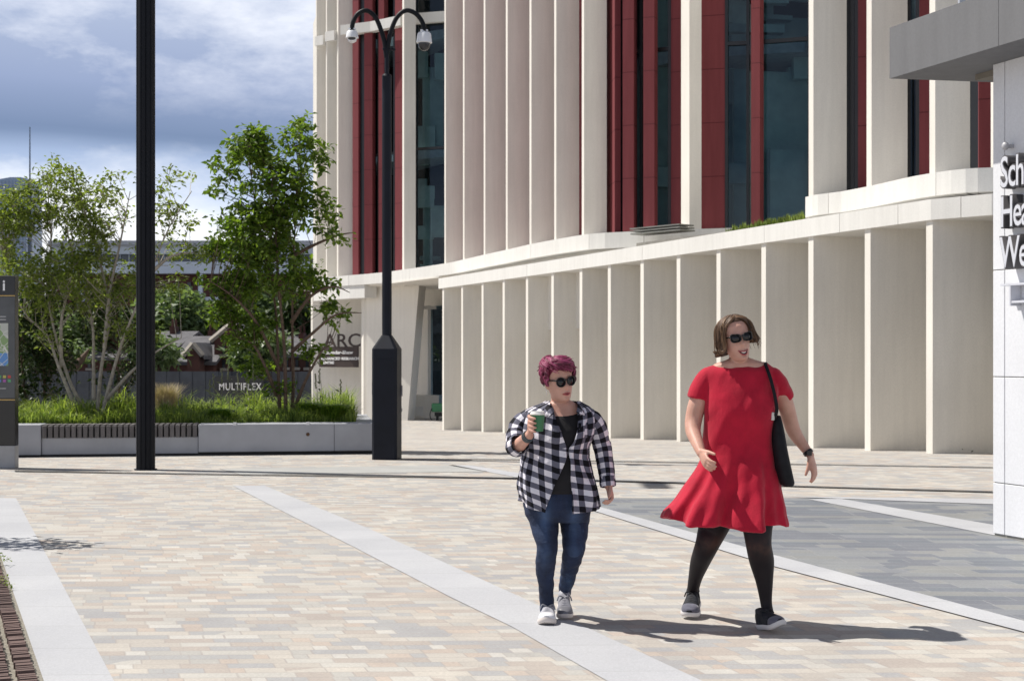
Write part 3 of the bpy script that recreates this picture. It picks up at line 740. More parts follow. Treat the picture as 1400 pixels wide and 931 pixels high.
# security camera mast
CY = 20.9; cx = (529-PX)/F*CY
cm = thing('camera_mast', (cx, CY, 0), 'dark steel mast with a wide base cabinet and two white dome cameras on curved arms', 'camera mast')
hz = CH-(477-HY)/F*CY; hz2 = CH-(460-HY)/F*CY
bm = B(); wb = .187; ch_ = .035
def octo(hw, z, c=ch_, r=math.radians(-8)):
    P = [(hw-c, hw), (-(hw-c), hw), (-hw, hw-c), (-hw, -(hw-c)), (-(hw-c), -hw), (hw-c, -hw), (hw, -(hw-c)), (hw, hw-c)]
    return [V(cx+x*math.cos(r)-y*math.sin(r), CY+x*math.sin(r)+y*math.cos(r), z) for x, y in P]
loft(bm, [octo(wb, 0), octo(wb, hz), octo(.07, hz2+.02, .03)]); cab = obj('cabinet', bm, M_pole2, cm)
bm = B(); r_ = math.radians(-8)
def face(xo, z, w_, h_, dep=.006, side='f'):
    if side == 'f': c = V(xo, -wb-dep/2+.001, z); s = (w_, dep, h_)
    elif side == 'l': c = V(-wb-dep/2+.001, xo, z); s = (dep, w_, h_)
    else: c = V(wb+dep/2-.001, xo, z); s = (dep, w_, h_)
    R = Matrix.Rotation(r_, 3, 'Z'); c = R @ c; box(bm, (cx+c.x, CY+c.y, z), s, r_)
face(0, .84, .3, 1.25); bevel(bm, .002); obj('door', bm, M_pole2, cab)
bm = B(); face(.12, 1.0, .03, .16, .02, 'r'); face(.12, .72, .03, .05, .015, 'r'); face(-.06, 1.05, .05, .2, .02, 'l'); obj('lock', bm, mat('steel_lock', (.25, .25, .27), .4, metal=.7), cab)
zt_ = CH-(105-HY)/F*CY; zs_ = CH-(70-HY)/F*CY
bm = B(); pipe(bm, (cx, CY, hz2), (cx, CY, zt_), .071, 20); tube(bm, [V(cx, CY, zt_-.003), V(cx, CY, zt_+.03)], [.074, .06], 20, 1, roundends=False); obj('pole', bm, M_pole2, cm, True, angle=40)
bm = B(); pipe(bm, (cx, CY, zt_), (cx, CY, zs_), .034, 16); pipe(bm, (cx-.06, CY-.03, CH-(68-HY)/F*CY+.0), (cx+.12, CY+.02, CH-(68-HY)/F*CY), .018, 8); obj('upper_pole', bm, M_pole2, cm, True, angle=40)
def A_(x, y): return at(x, y, CY)
for pts in ([(528, 78), (526, 60), (521, 42), (513, 24), (501, 15), (489, 20), (482.5, 32), (481.5, 42)], [(529, 78), (531, 60), (535, 42), (543, 24), (555, 15), (568, 19), (577, 30), (580.5, 42)]):
    bm = B(); tube(bm, [A_(*p) for p in pts], [.034]*len(pts), 12); obj('arm', bm, M_pole, cm, True)
M_cw = mat('white_camera_housing', (.72, .73, .76), .4, .04); M_dome = mat('smoked_dome', (.03, .03, .035), .06, .05)
def lathe(bm, c, prof, n=24):
    loft(bm, [[V(c.x+r*math.cos(2*math.pi*k/n), c.y+r*math.sin(2*math.pi*k/n), c.z+z) for k in range(n)] for r, z in prof])
k_ = CY/F
for x, yt, w_, hh, rd, nm in ((481.5, 43, 8.6, 10, 5.5, 's'), (580, 45, 10.5, 15, 8.5, 'b')):
    c = A_(x, yt)
    bm = B(); lathe(bm, c, [(.02, 0.01), (w_*.75*k_, -.2*k_), (w_*.88*k_, -2*k_), (w_*1.0*k_, -hh*.8*k_), (w_*1.03*k_, -hh*.95*k_), (w_*.85*k_, -hh*k_)]); 
    lathe(bm, c, [(.03, .06), (.03, -.01)], 12); box(bm, (c.x, c.y, c.z+.03), (.11, .05, .02))
    if nm == 's': lathe(bm, c, [(w_*.75*k_, -hh*k_), (w_*.66*k_, -(hh+4)*k_), (w_*.3*k_, -(hh+6.2)*k_)])
    hsg = obj('camera', bm, M_cw, cm, True, angle=40)
    bm = B(); cc = V(c.x, c.y-(.02 if nm == 's' else 0), c.z-hh*k_-(.5*k_)); ellipsoid(bm, cc, (rd*k_, rd*k_*1.05, rd*k_*(.75 if nm == 's' else 1.15))); obj('dome', bm, M_dome, hsg, True)
# information kiosk, mostly outside the left edge
KY = 19.2; kr = (21-PX)/F*KY
ks = thing('information_kiosk', (kr-.4, KY, 0), 'black map kiosk with gold lines and a grey plinth at the left edge', 'kiosk')
kz = lambda y: CH-(y-HY)/F*KY
M_kb = mat('kiosk_black', (.012, .012, .013), .25); M_gold = mat('gold_line', (.55, .36, .10), .4); M_kg = mat('kiosk_grey', (.075, .08, .085), .35)
bm = B(); box(bm, (kr-.425, KY+.06, (kz(609)+kz(377))/2), (.85, .14, kz(377)-kz(609))); bevel(bm, .004); kbody = obj('body', bm, M_kb, ks)
bm = B(); box(bm, (kr-.425, KY+.06, (kz(640)+kz(609))/2), (.85, .15, kz(609)-kz(640)-.004)); bevel(bm, .004); obj('plinth', bm, mat('kiosk_plinth', (.35, .35, .36), .6, .1), ks)
bm = B(); 
for s in (-.1, -.75): box(bm, (kr+s, KY+.06, kz(640)/2), (.05, .08, kz(640)+.02)); lathe(bm, V(kr+s, KY+.06, 0), [(.06, .0), (.06, .012), (.02, .02)])
obj('foot', bm, M_kb, ks)
bm = B(); box(bm, (kr-.425, KY-.0115, (kz(405)+kz(545))/2), (.845, .004, kz(405)-kz(545)-.02)); scr = obj('display_panel', bm, M_kg, ks)
bm = B()
for y in (404.5, 546.5): box(bm, (kr-.425, KY-.013, kz(y)), (.848, .006, .012))
obj('gold_line', bm, M_gold, ks)
def map_mat():
    m, nt, b = newmat('town_map'); nb = NB(nt); tc = nb.n('ShaderNodeTexCoord').outputs['Object']
    f = nb.noise(tc, 3.1, 3); vo = nb.n('ShaderNodeTexVoronoi', feature='DISTANCE_TO_EDGE'); nb.link(tc, vo.inputs[0]); vo.inputs['Scale'].default_value = 9
    c = nb.ramp(f, [(0, (.10, .25, .55)), (.42, (.12, .3, .6)), (.44, (.22, .33, .14)), (.52, (.45, .47, .42)), (.66, (.35, .42, .5))], 'CONSTANT')
    c = nb.mix(nb.math('LESS_THAN', vo.outputs[0], .03), c, (.6, .6, .55)); nb.link(c, b.inputs['Base Color']); b.inputs['Roughness'].default_value = .3; return m
bm = B(); box(bm, (kr-.42, KY-.015, (kz(442)+kz(500))/2), (.66, .005, kz(442)-kz(500))); obj('map', bm, map_mat(), scr)
bm = B(); cols = [(.5, .06, .05), (.5, .45, .1), (.1, .35, .15), (.35, .1, .35), (.1, .2, .5)]
ics = []
icm = [mat('icon_%s' % n, c, .4) for n, c in zip(('red', 'yellow', 'green', 'purple', 'blue'), cols)]
for j, y in enumerate((515, 520.5)):
    for i in range(10): bm = B(); box(bm, (kr-.075-.065*i, KY-.0155, kz(y)), (.04, .004, .038)); obj('icon', bm, icm[(i+j*2) % 5], scr)
bm = B()
for y, w_ in ((433, .5), (437, .42), (531, .2)): box(bm, (kr-.12-w_/2, KY-.0155, kz(y)), (w_, .004, .012))
obj('caption', bm, mat('pale_caption', (.4, .4, .4), .5), scr)
me = textmesh('i', .2, .004, bold=.004); place_text(me, V(kr-.17, KY-.014, kz(397)), V(1, 0, 0)); obj('symbol', joinme(me), M_wt, kbody)
# ---------------- planter with slatted bench ----------------
M_pc = mat('planter_concrete', (.36, .37, .40), .75, .10, 2.2, bump=.2, bscale=70, detail=8)
M_slt = mat('bench_slat', (.125, .115, .115), .7, .35, 9, stretch=(1, 1, .3))
fa = V((22-PX)/F*21.25, 21.25, 0); fb = V((514-PX)/F*22.0, 22.0, 0)
fu = (fb-fa).normalized(); fn = V(fu.y, -fu.x, 0); rzp = math.atan2(fu.y, fu.x); FL = (fb-fa).length
def fp(x):                 # distance along the front for a sight line x
    lo, hi = 0, FL*1.5
    for _ in range(40):
        md = (lo+hi)/2; p = fa+fu*md
        if p.x/p.y*F+PX < x: lo = md
        else: hi = md
    return lo
pl_ = thing('planter', ((fa.x+fb.x)/2, 22, 0), 'long low grey concrete planter with a slatted bench set into its front', 'planter')
def fbox(s0, s1, d0, d1, z0, z1, m, nm, bev=.008, par=None):
    """s along front, d depth behind front"""
    c = fa+fu*(s0+s1)/2-fn*(d0+d1)/2; bm = B(); box(bm, (c.x, c.y, (z0+z1)/2), (s1-s0, d1-d0, z1-z0), rzp)
    if bev: bevel(bm, bev)
    return obj(nm, bm, m, par or pl_)
sA, sB, sC = fp(56), fp(271), fp(498)
HT = .475
fbox(-1.3, sA, 0, .5, .03, HT+.01, M_pc, 'end_block')
fbox(sA+.004, sB, .035, .5, .03, .285, M_pc, 'bench_base')
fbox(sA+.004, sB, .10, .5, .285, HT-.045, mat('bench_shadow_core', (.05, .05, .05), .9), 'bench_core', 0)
fbox(sB+.004, fp(457), 0, .45, .05, HT, M_pc, 'planter_wall'); fbox(fp(457)+.004, FL, 0, .45, .05, HT, M_pc, 'planter_wall')
c = fa+fu*(FL-.2)-fn*1.6
fbox(FL-.3, FL, .46, 3.6, .05, HT-.01, M_pc, 'planter_wall')
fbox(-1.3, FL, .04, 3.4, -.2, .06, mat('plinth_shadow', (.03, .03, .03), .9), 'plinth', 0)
nS = 27
for i in range(nS):
    s = sA+.05+(sB-sA-.1)*i/(nS-1)
    bm = B(); c = fa+fu*s-fn*.03
    box(bm, (c.x, c.y, .375), (.062, .07, .18), rzp); c = fa+fu*s-fn*.27; box(bm, (c.x, c.y, HT-.018), (.062, .42, .045), rzp); bevel(bm, .004)
    obj('slat', bm, M_slt, pl_)
M_stud = mat('steel_stud', (.6, .6, .62), .4, metal=.5)
for x in (321, 421): bm = B(); c = fa+fu*fp(x)-fn*.05; box(bm, (c.x, c.y, HT-.0), (.05, .11, .04), rzp); obj('skate_stop', bm, M_stud, pl_)
c = fa+fu*fp(421)+fn*.001; bm = B(); tube(bm, [c+V(0, 0, .31)+fn*.004, c+V(0, 0, .31)-fn*.02], [.028, .028], 16, 1, roundends=False); obj('lifting_socket', bm, mat('rusty_socket', (.10, .05, .025), .8), pl_)
bm = B(); q = [fa+fu*(-1.2)-fn*.46, fa+fu*(FL-.05)-fn*.46, fa+fu*(FL-.05)-fn*3.5, fa+fu*(-1.2)-fn*3.5]; prism(bm, [(p.x, p.y) for p in q], .05, HT-.04); obj('soil', bm, mat('soil', (.06, .045, .03), .95, .4, 20), pl_)
# ================= vegetation =================
def leafmat(name, c1, c2, trans=.4, rough=.45):
    m = bpy.data.materials.new(name); m.use_nodes = True; nt = m.node_tree; nt.nodes.clear(); nb = NB(nt)
    out = nb.n('ShaderNodeOutputMaterial'); tc = nb.n('ShaderNodeTexCoord').outputs['Object']
    g = nb.n('ShaderNodeNewGeometry')
    r = nb.math('ADD', nb.math('MULTIPLY', g.outputs['Random Per Island'], .6), nb.math('MULTIPLY', nb.noise(tc, 2.2, 3), .4))
    c = nb.ramp(r, [(.15, c1), (.8, c2)])
    p = nb.n('ShaderNodeBsdfPrincipled'); p.inputs['Roughness'].default_value = rough; nb.link(c, p.inputs['Base Color']); p.inputs['Specular IOR Level'].default_value = .4
    t = nb.n('ShaderNodeBsdfTranslucent'); nb.link(nb.mix(1, c, (1.5, 1.6, .7), 'MULTIPLY'), t.inputs[0])
    mx = nb.n('ShaderNodeMixShader'); mx.inputs[0].default_value = trans; nb.link(p.outputs[0], mx.inputs[1]); nb.link(t.outputs[0], mx.inputs[2]); nb.link(mx.outputs[0], out.inputs[0]); return m
def leaves(centers, nper, spread, size, droop=.3, seed=1, aspect=.52):
    """folded pointed leaves, 2 triangles each (as 4-gon pairs)"""
    r = np.random.default_rng(seed); C_ = np.repeat(np.asarray(centers), nper, axis=0); n = len(C_)
    C_ = C_ + r.normal(0, spread, (n, 3))*[1, 1, .75]
    th = r.uniform(0, 2*np.pi, n); el = r.normal(-droop, .5, n)
    d = np.stack([np.cos(th)*np.cos(el), np.sin(th)*np.cos(el), np.sin(el)], 1)
    up = r.normal(0, .45, (n, 3))+[0, 0, 1]; s = np.cross(d, up); s /= np.linalg.norm(s, axis=1)[:, None]+1e-9
    nn = np.cross(s, d); L = size*r.uniform(.6, 1.25, n)[:, None]
    a = C_; t = C_+d*L; m1 = C_+d*L*.45+s*L*aspect*.5+nn*L*.10; m2 = C_+d*L*.45-s*L*aspect*.5+nn*L*.10
    v = np.stack([a, m1, t, a, t, m2], 1).reshape(-1, 3)
    return v
def sample_env(env, n, Y, dz, seed):
    r = np.random.default_rng(seed); wts = np.array([e[2]*e[3]*(e[4] if len(e) > 4 else 1) for e in env]); wts = wts/wts.sum(); out = []
    while len(out) < n:
        e = env[r.choice(len(env), p=wts)]
        a, b, c = r.uniform(-1, 1, 3)
        if a*a+b*b+c*c > 1: continue
        dd = min(1.0, max(.25, max(e[2], e[3])/55))
        p = at(e[0]+a*e[2], e[1]+b*e[3], Y); p.y += c*dz*dd; out.append(p)
    return out
def cell_break(pts, scale, thr, seed):
    o = V(seed*13.1, seed*7.7, 0)
    return [p for p in pts if noise.noise(p*scale+o) > thr]
def twig(vl, a, b, r0, r1, sag=.0):
    """3-sided tapered twig as quads appended to vl (4 verts per face)"""
    mid = (a+b)/2+V(0, 0, -sag); P = [a, mid, b]; R = [r0, (r0+r1)/2, r1]; rings = []
    for i, p in enumerate(P):
        t = (P[min(2, i+1)]-P[max(0, i-1)]).normalized(); u = t.orthogonal().normalized(); w_ = t.cross(u)
        rings.append([p+(u*math.cos(k*2.094)+w_*math.sin(k*2.094))*R[i] for k in range(3)])
    for A, C_ in zip(rings, rings[1:]):
        for k in range(3): vl += [A[k], A[(k+1) % 3], C_[(k+1) % 3], C_[k]]
def tree(name, label, cat, base, stems, env, nclus, nper, spread, size, lm, bmtl, Y, dz, seed, rad=.035, brk=(1.2, -.15), group=None, twr=.007):
    t = thing(name, base, label, cat, group)
    bm = B(); samples = []
    for st in stems:
        P = [at(x, y, Y+dy) for x, y, dy in st]; n = len(P)
        R = [rad*(1-.82*i/(n-1)) for i in range(n)]
        tube(bm, P, R, 8, 4)
        sm = catmull([tuple(p) for p in P], 8)
        samples += [Vector(q) for q in sm[4:]]
    obj('trunk', bm, bmtl, t, True)
    pts = cell_break(sample_env(env, nclus, Y, dz, seed), brk[0], brk[1], seed)
    vl = []; S = np.array([tuple(s) for s in samples])
    rr = random.Random(seed)
    hubs = []
    for p in pts:
        if hubs and rr.random() < .7:
            H = np.array([tuple(h) for h in hubs]); d = np.linalg.norm(H-np.array(p), axis=1); j = d.argmin()
            if d[j] < .45: twig(vl, hubs[j], p, twr*.6, .002, .02); continue
        q = np.array(p)-[0, 0, .35]; d = np.linalg.norm(S-q, axis=1)+np.where(S[:, 2] > p.z, .6, 0); j = d.argmin()
        twig(vl, samples[j], p, twr, .003, .04*rr.uniform(-1, 1)); hubs.append(p)
    if vl: obj('branches', npmesh('b', [tuple(v) for v in vl], 4), bmtl, t)
    obj('crown', npmesh('l', leaves([tuple(p) for p in pts], nper, spread, size, seed=seed), 3), lm, t)
    return t
M_bark1 = mat('brown_bark', (.13, .085, .06), .9, .35, 25, bump=.4, bscale=60)
M_bark2 = mat('grey_bark', (.36, .32, .265), .9, .3, 20, bump=.4, bscale=60)
M_leaf1 = leafmat('cherry_leaf', (.035, .08, .012), (.19, .27, .04), .5)
M_leaf2 = leafmat('olive_leaf', (.065, .10, .02), (.25, .30, .075), .5)
M_leaf3 = leafmat('dark_leaf', (.010, .025, .008), (.045, .075, .02), .3)
M_leaf4 = leafmat('far_leaf', (.07, .11, .055), (.20, .27, .13), .35)
Y1 = 23.3
st = [[(384, 582, 0), (381, 530, 0), (380, 480, 0), (374, 400, .1), (352, 300, .15), (338, 195, .2)], [(398, 582, .1), (401, 530, .1), (400, 480, .1), (400, 400, 0), (404, 300, -.1), (412, 170, -.1)],
      [(391, 582, -.1), (389, 480, -.1), (382, 400, -.2), (376, 300, -.2), (372, 225, -.2)], [(380, 500, 0), (350, 440, -.3), (318, 405, -.4), (288, 385, -.5)], [(399, 440, 0), (425, 405, -.2), (455, 392, -.3), (478, 400, -.3)],
      [(400, 480, 0), (428, 455, -.3), (460, 430, -.4), (494, 428, -.5)], [(401, 350, 0), (430, 335, .1), (462, 322, .1), (486, 318, .1)], [(378, 540, 0), (362, 500, -.2), (345, 470, -.2), (320, 460, -.3)], [(402, 560, 0), (418, 520, -.2), (440, 480, -.2), (456, 470, -.3)]]
env = [(340, 220, 28, 42), (355, 190, 12, 18), (413, 205, 36, 40), (412, 168, 14, 12), (375, 265, 62, 45), (347, 320, 55, 42), (300, 245, 14, 30, .6), (418, 290, 44, 40), (382, 365, 62, 42), (325, 395, 32, 30), (305, 430, 22, 14, .8),
       (458, 322, 28, 8), (430, 385, 34, 10), (290, 385, 16, 9, .7), (300, 340, 16, 22, .7), (442, 418, 26, 7), (470, 432, 24, 8), (425, 482, 20, 10), (330, 462, 26, 12), (352, 500, 22, 14), (385, 530, 18, 10, .7), (345, 440, 30, 14)]
tree('cherry_tree', 'leafy green multi-stem tree in the planter, right of the black column', 'tree', tuple(at(391, 582, Y1)), st, env, 1250, 12, .075, .125, M_leaf1, M_bark1, Y1, .75, 3, .034, (1.5, -.14))
st = [[(112, 582, 0), (96, 540, 0), (81, 503, 0), (65, 460, .1), (40, 435, .1), (22, 405, .2), (8, 360, .2)], [(131, 580, 0), (104, 540, .1), (88, 500, .1), (74, 450, .1), (66, 400, .1), (70, 330, .1), (64, 250, .2)],
      [(132, 580, 0), (137, 517, 0), (143, 475, 0), (150, 430, .1), (140, 370, .1), (122, 310, .1), (108, 255, 0)], [(136, 580, -.1), (150, 526, -.1), (163, 480, -.1), (178, 440, -.2), (205, 375, -.2), (232, 310, -.2), (262, 262, -.2)],
      [(147, 545, -.1), (180, 508, -.2), (215, 480, -.3), (248, 462, -.4)], [(143, 475, 0), (150, 400, 0), (165, 330, 0), (178, 262, 0)], [(128, 545, 0), (128, 500, .2), (126, 440, .2), (110, 380, .2), (92, 320, .2)], [(205, 375, -.2), (235, 350, -.2), (272, 345, -.2)], [(84, 500, .1), (84, 440, .0), (92, 400, 0), (98, 350, 0)]]
env = [(10, 290, 26, 34, .9), (70, 262, 52, 38, 1.1), (35, 300, 40, 40), (30, 360, 38, 50), (88, 330, 62, 50, 1.1), (145, 290, 42, 42), (200, 275, 36, 34, .55), (250, 242, 34, 10, .6), (240, 300, 30, 22, .35), (228, 345, 52, 16, .5), (128, 385, 62, 42), (40, 420, 34, 34, .8), (72, 216, 7, 10), (180, 385, 36, 30, .8), (160, 240, 16, 8, .6), (270, 345, 20, 12, .5), (240, 395, 24, 20, .4), (180, 450, 40, 20, .4), (60, 470, 28, 24, .5)]
tree('multi_stem_tree', 'spreading tree with several pale bare stems and olive leaves, left of the black column', 'tree', tuple(at(128, 582, Y1)), st, env, 1400, 11, .07, .092, M_leaf2, M_bark2, Y1-.2, .8, 5, .034, (1.3, -.20))
tree('shrub_tree', 'dark dense bushy tree between the kiosk and the pale stems', 'tree', tuple(at(60, 582, 24.4)), [[(62, 582, 0), (60, 500, 0), (58, 420, 0)], [(40, 582, 0), (30, 500, 0), (25, 430, 0)]],
     [(45, 470, 36, 90), (70, 500, 30, 60), (25, 420, 25, 50), (60, 400, 50, 45), (30, 530, 16, 28)], 380, 12, .09, .11, M_leaf3, M_bark1, 24.4, .6, 9, .03, (1.5, -.3))
tree('shrub_tree', 'dark dense bushy tree right behind the pale stems', 'tree', tuple(at(165, 582, 24.6)), [[(165, 582, 0), (162, 500, 0), (160, 430, 0)]],
     [(160, 480, 36, 62), (140, 430, 40, 40), (195, 470, 22, 40, .6)], 260, 12, .09, .11, M_leaf3, M_bark1, 24.6, .5, 11, .03, (1.5, -.25))
# ground planting of the bed
M_gr = leafmat('bed_grass', (.045, .10, .016), (.36, .43, .12), .45, .5)
M_gr2 = leafmat('tuft_grass', (.05, .13, .015), (.26, .38, .05), .45, .4)
M_fea = leafmat('feather_grass', (.42, .33, .27), (.62, .52, .44), .4, .7)
def blades(n, fpos, h0, h1, w0, seed, lean=.5, fh=None):
    r = random.Random(seed); vs = []
    for _ in range(n):
        p, hm = fpos(r); h = r.uniform(h0, h1)*hm; a = r.uniform(0, 6.283); L_ = h*lean*r.uniform(.2, 1); d = V(math.cos(a), math.sin(a), 0); s = V(-d.y, d.x, 0)*w0*r.uniform(.6, 1.2)
        m1 = p+d*L_*.3+V(0, 0, h*.6); t = p+d*L_+V(0, 0, h*(1-.3*lean))
        vs += [p-s, p+s, m1+s*.8, m1-s*.8, m1-s*.8, m1+s*.8, t+s*.08, t-s*.08]
    return npmesh('g', [tuple(v) for v in vs], 4)
def bedpos(r):
    s = r.uniform(-1.2, FL-.3); d = .5+2.7*r.random()**1.3; p = fa+fu*s-fn*d; p.z = HT-.05
    hm = .75+1.0*noise.noise(V(s*1.1, d*1.3, 3))+.8*noise.noise(V(s*3.7, d*3, 8))
    return p, max(.3, hm)*(.55+.22*d)
obj('ground_cover', blades(26000, bedpos, .18, .50, .0075, 2, .8), M_gr, label='bright green grasses and low planting filling the concrete planter', kind='stuff')
def tuft(name, label, x, y, Y, n, h, R0, m, seed, lean=1.1, w0=.006):
    c = at(x, y, Y); c.z = HT-.05
    def fpz(r):
        a = r.uniform(0, 6.283); d = R0*math.sqrt(r.random()); return c+V(math.cos(a)*d, math.sin(a)*d, 0), 1
    me = blades(n, fpz, h*.6, h, w0, seed, lean); o = obj(name, me, m, label=label, cat='plant', group='ornamental grasses in the planter'); return pivot(o, c)
tuft('ornamental_grass', 'bright arching grass tuft at the right end of the planter', 455, 575, 22.7, 1500, .5, .14, M_gr2, 21, 1.15)
tuft('ornamental_grass', 'spiky green grass tuft just right of the leafy tree stems', 422, 575, 22.9, 1100, .52, .12, M_gr2, 22, 1.0)
tuft('ornamental_grass', 'pinkish feathery grass clump right beside the black column', 226, 575, 23.6, 1500, .78, .14, M_fea, 23, .5, .004)
tuft('ornamental_grass', 'fine green tuft between the feathery clump and the tree', 300, 575, 22.8, 900, .38, .16, M_gr2, 24, 1.0)
# tall seed heads
for i, (x, yt) in enumerate([(303, 505), (312, 500), (325, 508), (338, 512), (292, 512), (437, 505), (466, 520), (432, 512), (346, 498), (287, 520)]):
    b0_ = at(x+random.uniform(-4, 4), 575, 23.0); b0_.z = HT-.05; tp_ = at(x, yt, 23.0)
    bm = B(); tube(bm, [b0_, (b0_+tp_)/2+V(.02, 0, 0), tp_], [.005, .004, .003], 5, 3)
    for k in range(7): ellipsoid(bm, tp_+V(random.uniform(-.012, .012), 0, -.035*k), (.013, .013, .02), None, 6, 4)
    for k in range(5):
        q_ = b0_.lerp(tp_, .2+.13*k); a = random.uniform(0, 6.28); e_ = q_+V(.09*math.cos(a), .09*math.sin(a), .05); bm.faces.new([bm.verts.new(v) for v in (q_, q_.lerp(e_, .5)+V(0, 0, .02)+V(.012, .012, 0), e_, q_.lerp(e_, .5)-V(.012, .012, 0))])
    lab = ['leftmost', 'second', 'third', 'fourth'][i] if False else None
    o = obj('seed_stem', bm, mat('seed_stem', (.16, .17, .09), .8) if i == 0 else bpy.data.materials['seed_stem'], label='thin tall stem with a knobbly seed head rising from the planter grass', cat='plant', group='seed stems in the planter'); pivot(o, b0_)
# young tree outside the left edge whose shadow falls on the paving
t = thing('young_tree', (-6.4, 12.0, 0), 'young slim tree just outside the left edge, its leafy branch shading the paving', 'tree')
bm = B(); tube(bm, [V(-6.4, 12.0, 0), V(-6.35, 12, 1.2), V(-6.0, 11.9, 1.9), V(-5.3, 11.8, 2.3), V(-4.9, 11.72, 2.9), V(-4.72, 11.7, 3.25)], [.03, .025, .016, .012, .008, .005], 8, 5); tube(bm, [V(-6.35, 12, 1.2), V(-6.5, 12.1, 2.2), V(-6.45, 12.1, 3.4)], [.02, .012, .006], 8, 4); obj('trunk', bm, M_bark2, t, True)
r = np.random.default_rng(4); cs = np.stack([r.uniform(-6.3, -4.95, 46), 11.85+r.normal(0, .16, 46), 2.2+r.normal(0, .12, 46)], 1); obj('crown', npmesh('l', leaves(cs, 12, .08, .10, seed=8), 3), M_leaf1, t)
# weeds by the drain
wb_ = gnd(2, 800)
for i, (x, y) in enumerate([(1, 775), (8, 806)]):
    p = gnd(x, y); r = random.Random(i); 
    o = obj('weed', npmesh('w', leaves([(p.x+r.uniform(-.05, .05), p.y+r.uniform(-.08, .08), r.uniform(.02, .08)) for _ in range(7)], 6, .014, .025, -.3, seed=i), 3), leafmat('weed_leaf', (.1, .15, .02), (.25, .32, .05)) if i == 0 else bpy.data.materials['weed_leaf'],
            label=['leafy weed at the left edge, upper one by the brick drain', 'small leafy weed lower down beside the brick drain'][i], cat='weed'); pivot(o, (p.x, p.y, 0))
p = gnd(1316, 619.5); o = obj('weed', npmesh('w', leaves([(p.x+random.uniform(-.22, .22), p.y-.05, gz(p.y)+.03) for _ in range(16)], 8, .02, .05, -.3, seed=9), 3), M_leaf3, label='dark weeds at the foot of the colonnade fins near the white wall', cat='weed'); pivot(o, (p.x, p.y, gz(p.y)))
# ================= background =================
def bx3(x0, x1, y0, y1, Y, dep):     # box from sight lines at depth Y
    a, b = at(x0, y1, Y), at(x1, y0, Y); return ((a.x+b.x)/2, Y+dep/2, (a.z+b.z)/2), (b.x-a.x, dep, b.z-a.z)
M_hoard = mat('dark_hoarding', (.035, .042, .055), .6, .3, 1.5)
HYd = 58.0
hd = thing('hoarding', (pt(200, HYd).x, HYd, -.86), 'long dark corrugated site hoarding running behind the planter', 'fence')
bm = B(); a, b = pt(-260, HYd+3), pt(436, HYd); L_ = (b-a).length; u_ = (b-a).normalized(); n_ = int(L_/.28); zt2 = at(0, 508, HYd).z
rz2 = math.atan2(u_.y, u_.x)
for i in range(n_):
    c = a+u_*(i+.5)*.28; box(bm, (c.x, c.y+(.03 if i % 2 else 0), (zt2-.86)/2), (.274, .05, zt2+.86), rz2)
obj('fence_panel', bm, M_hoard, hd)
p = at(293, 540, 57.6); q = at(360, 514, 57.6)
mb = thing('site_banner', (p.x, 57.6, p.z), 'black banner with white MULTIPLEX lettering fixed to the dark hoarding', 'banner')
bm = B(); box(bm, ((p.x+q.x)/2, 57.7, (p.z+q.z)/2), (q.x-p.x, .06, q.z-p.z)); obj('board', bm, M_blk, mb)
me = textmesh('MULTIPLEX', 13.5/F*57.6*1.0, .02, 1.15, bold=.006); place_text(me, at(299, 533, 57.6)+V(0, .0, 0), V(1, 0, 0)); 
wd = max(v.co.x for v in me.vertices)-min(v.co.x for v in me.vertices); k2 = (58/F*57.6)/wd; x0_ = min(v.co.x for v in me.vertices)
_x = [(x0_+(v.co.x-x0_)*k2, v.co.y, v.co.z) for v in me.vertices]; me.vertices.foreach_set('co', [k for c in _x for k in c])
obj('lettering', joinme(me), M_wt, mb)
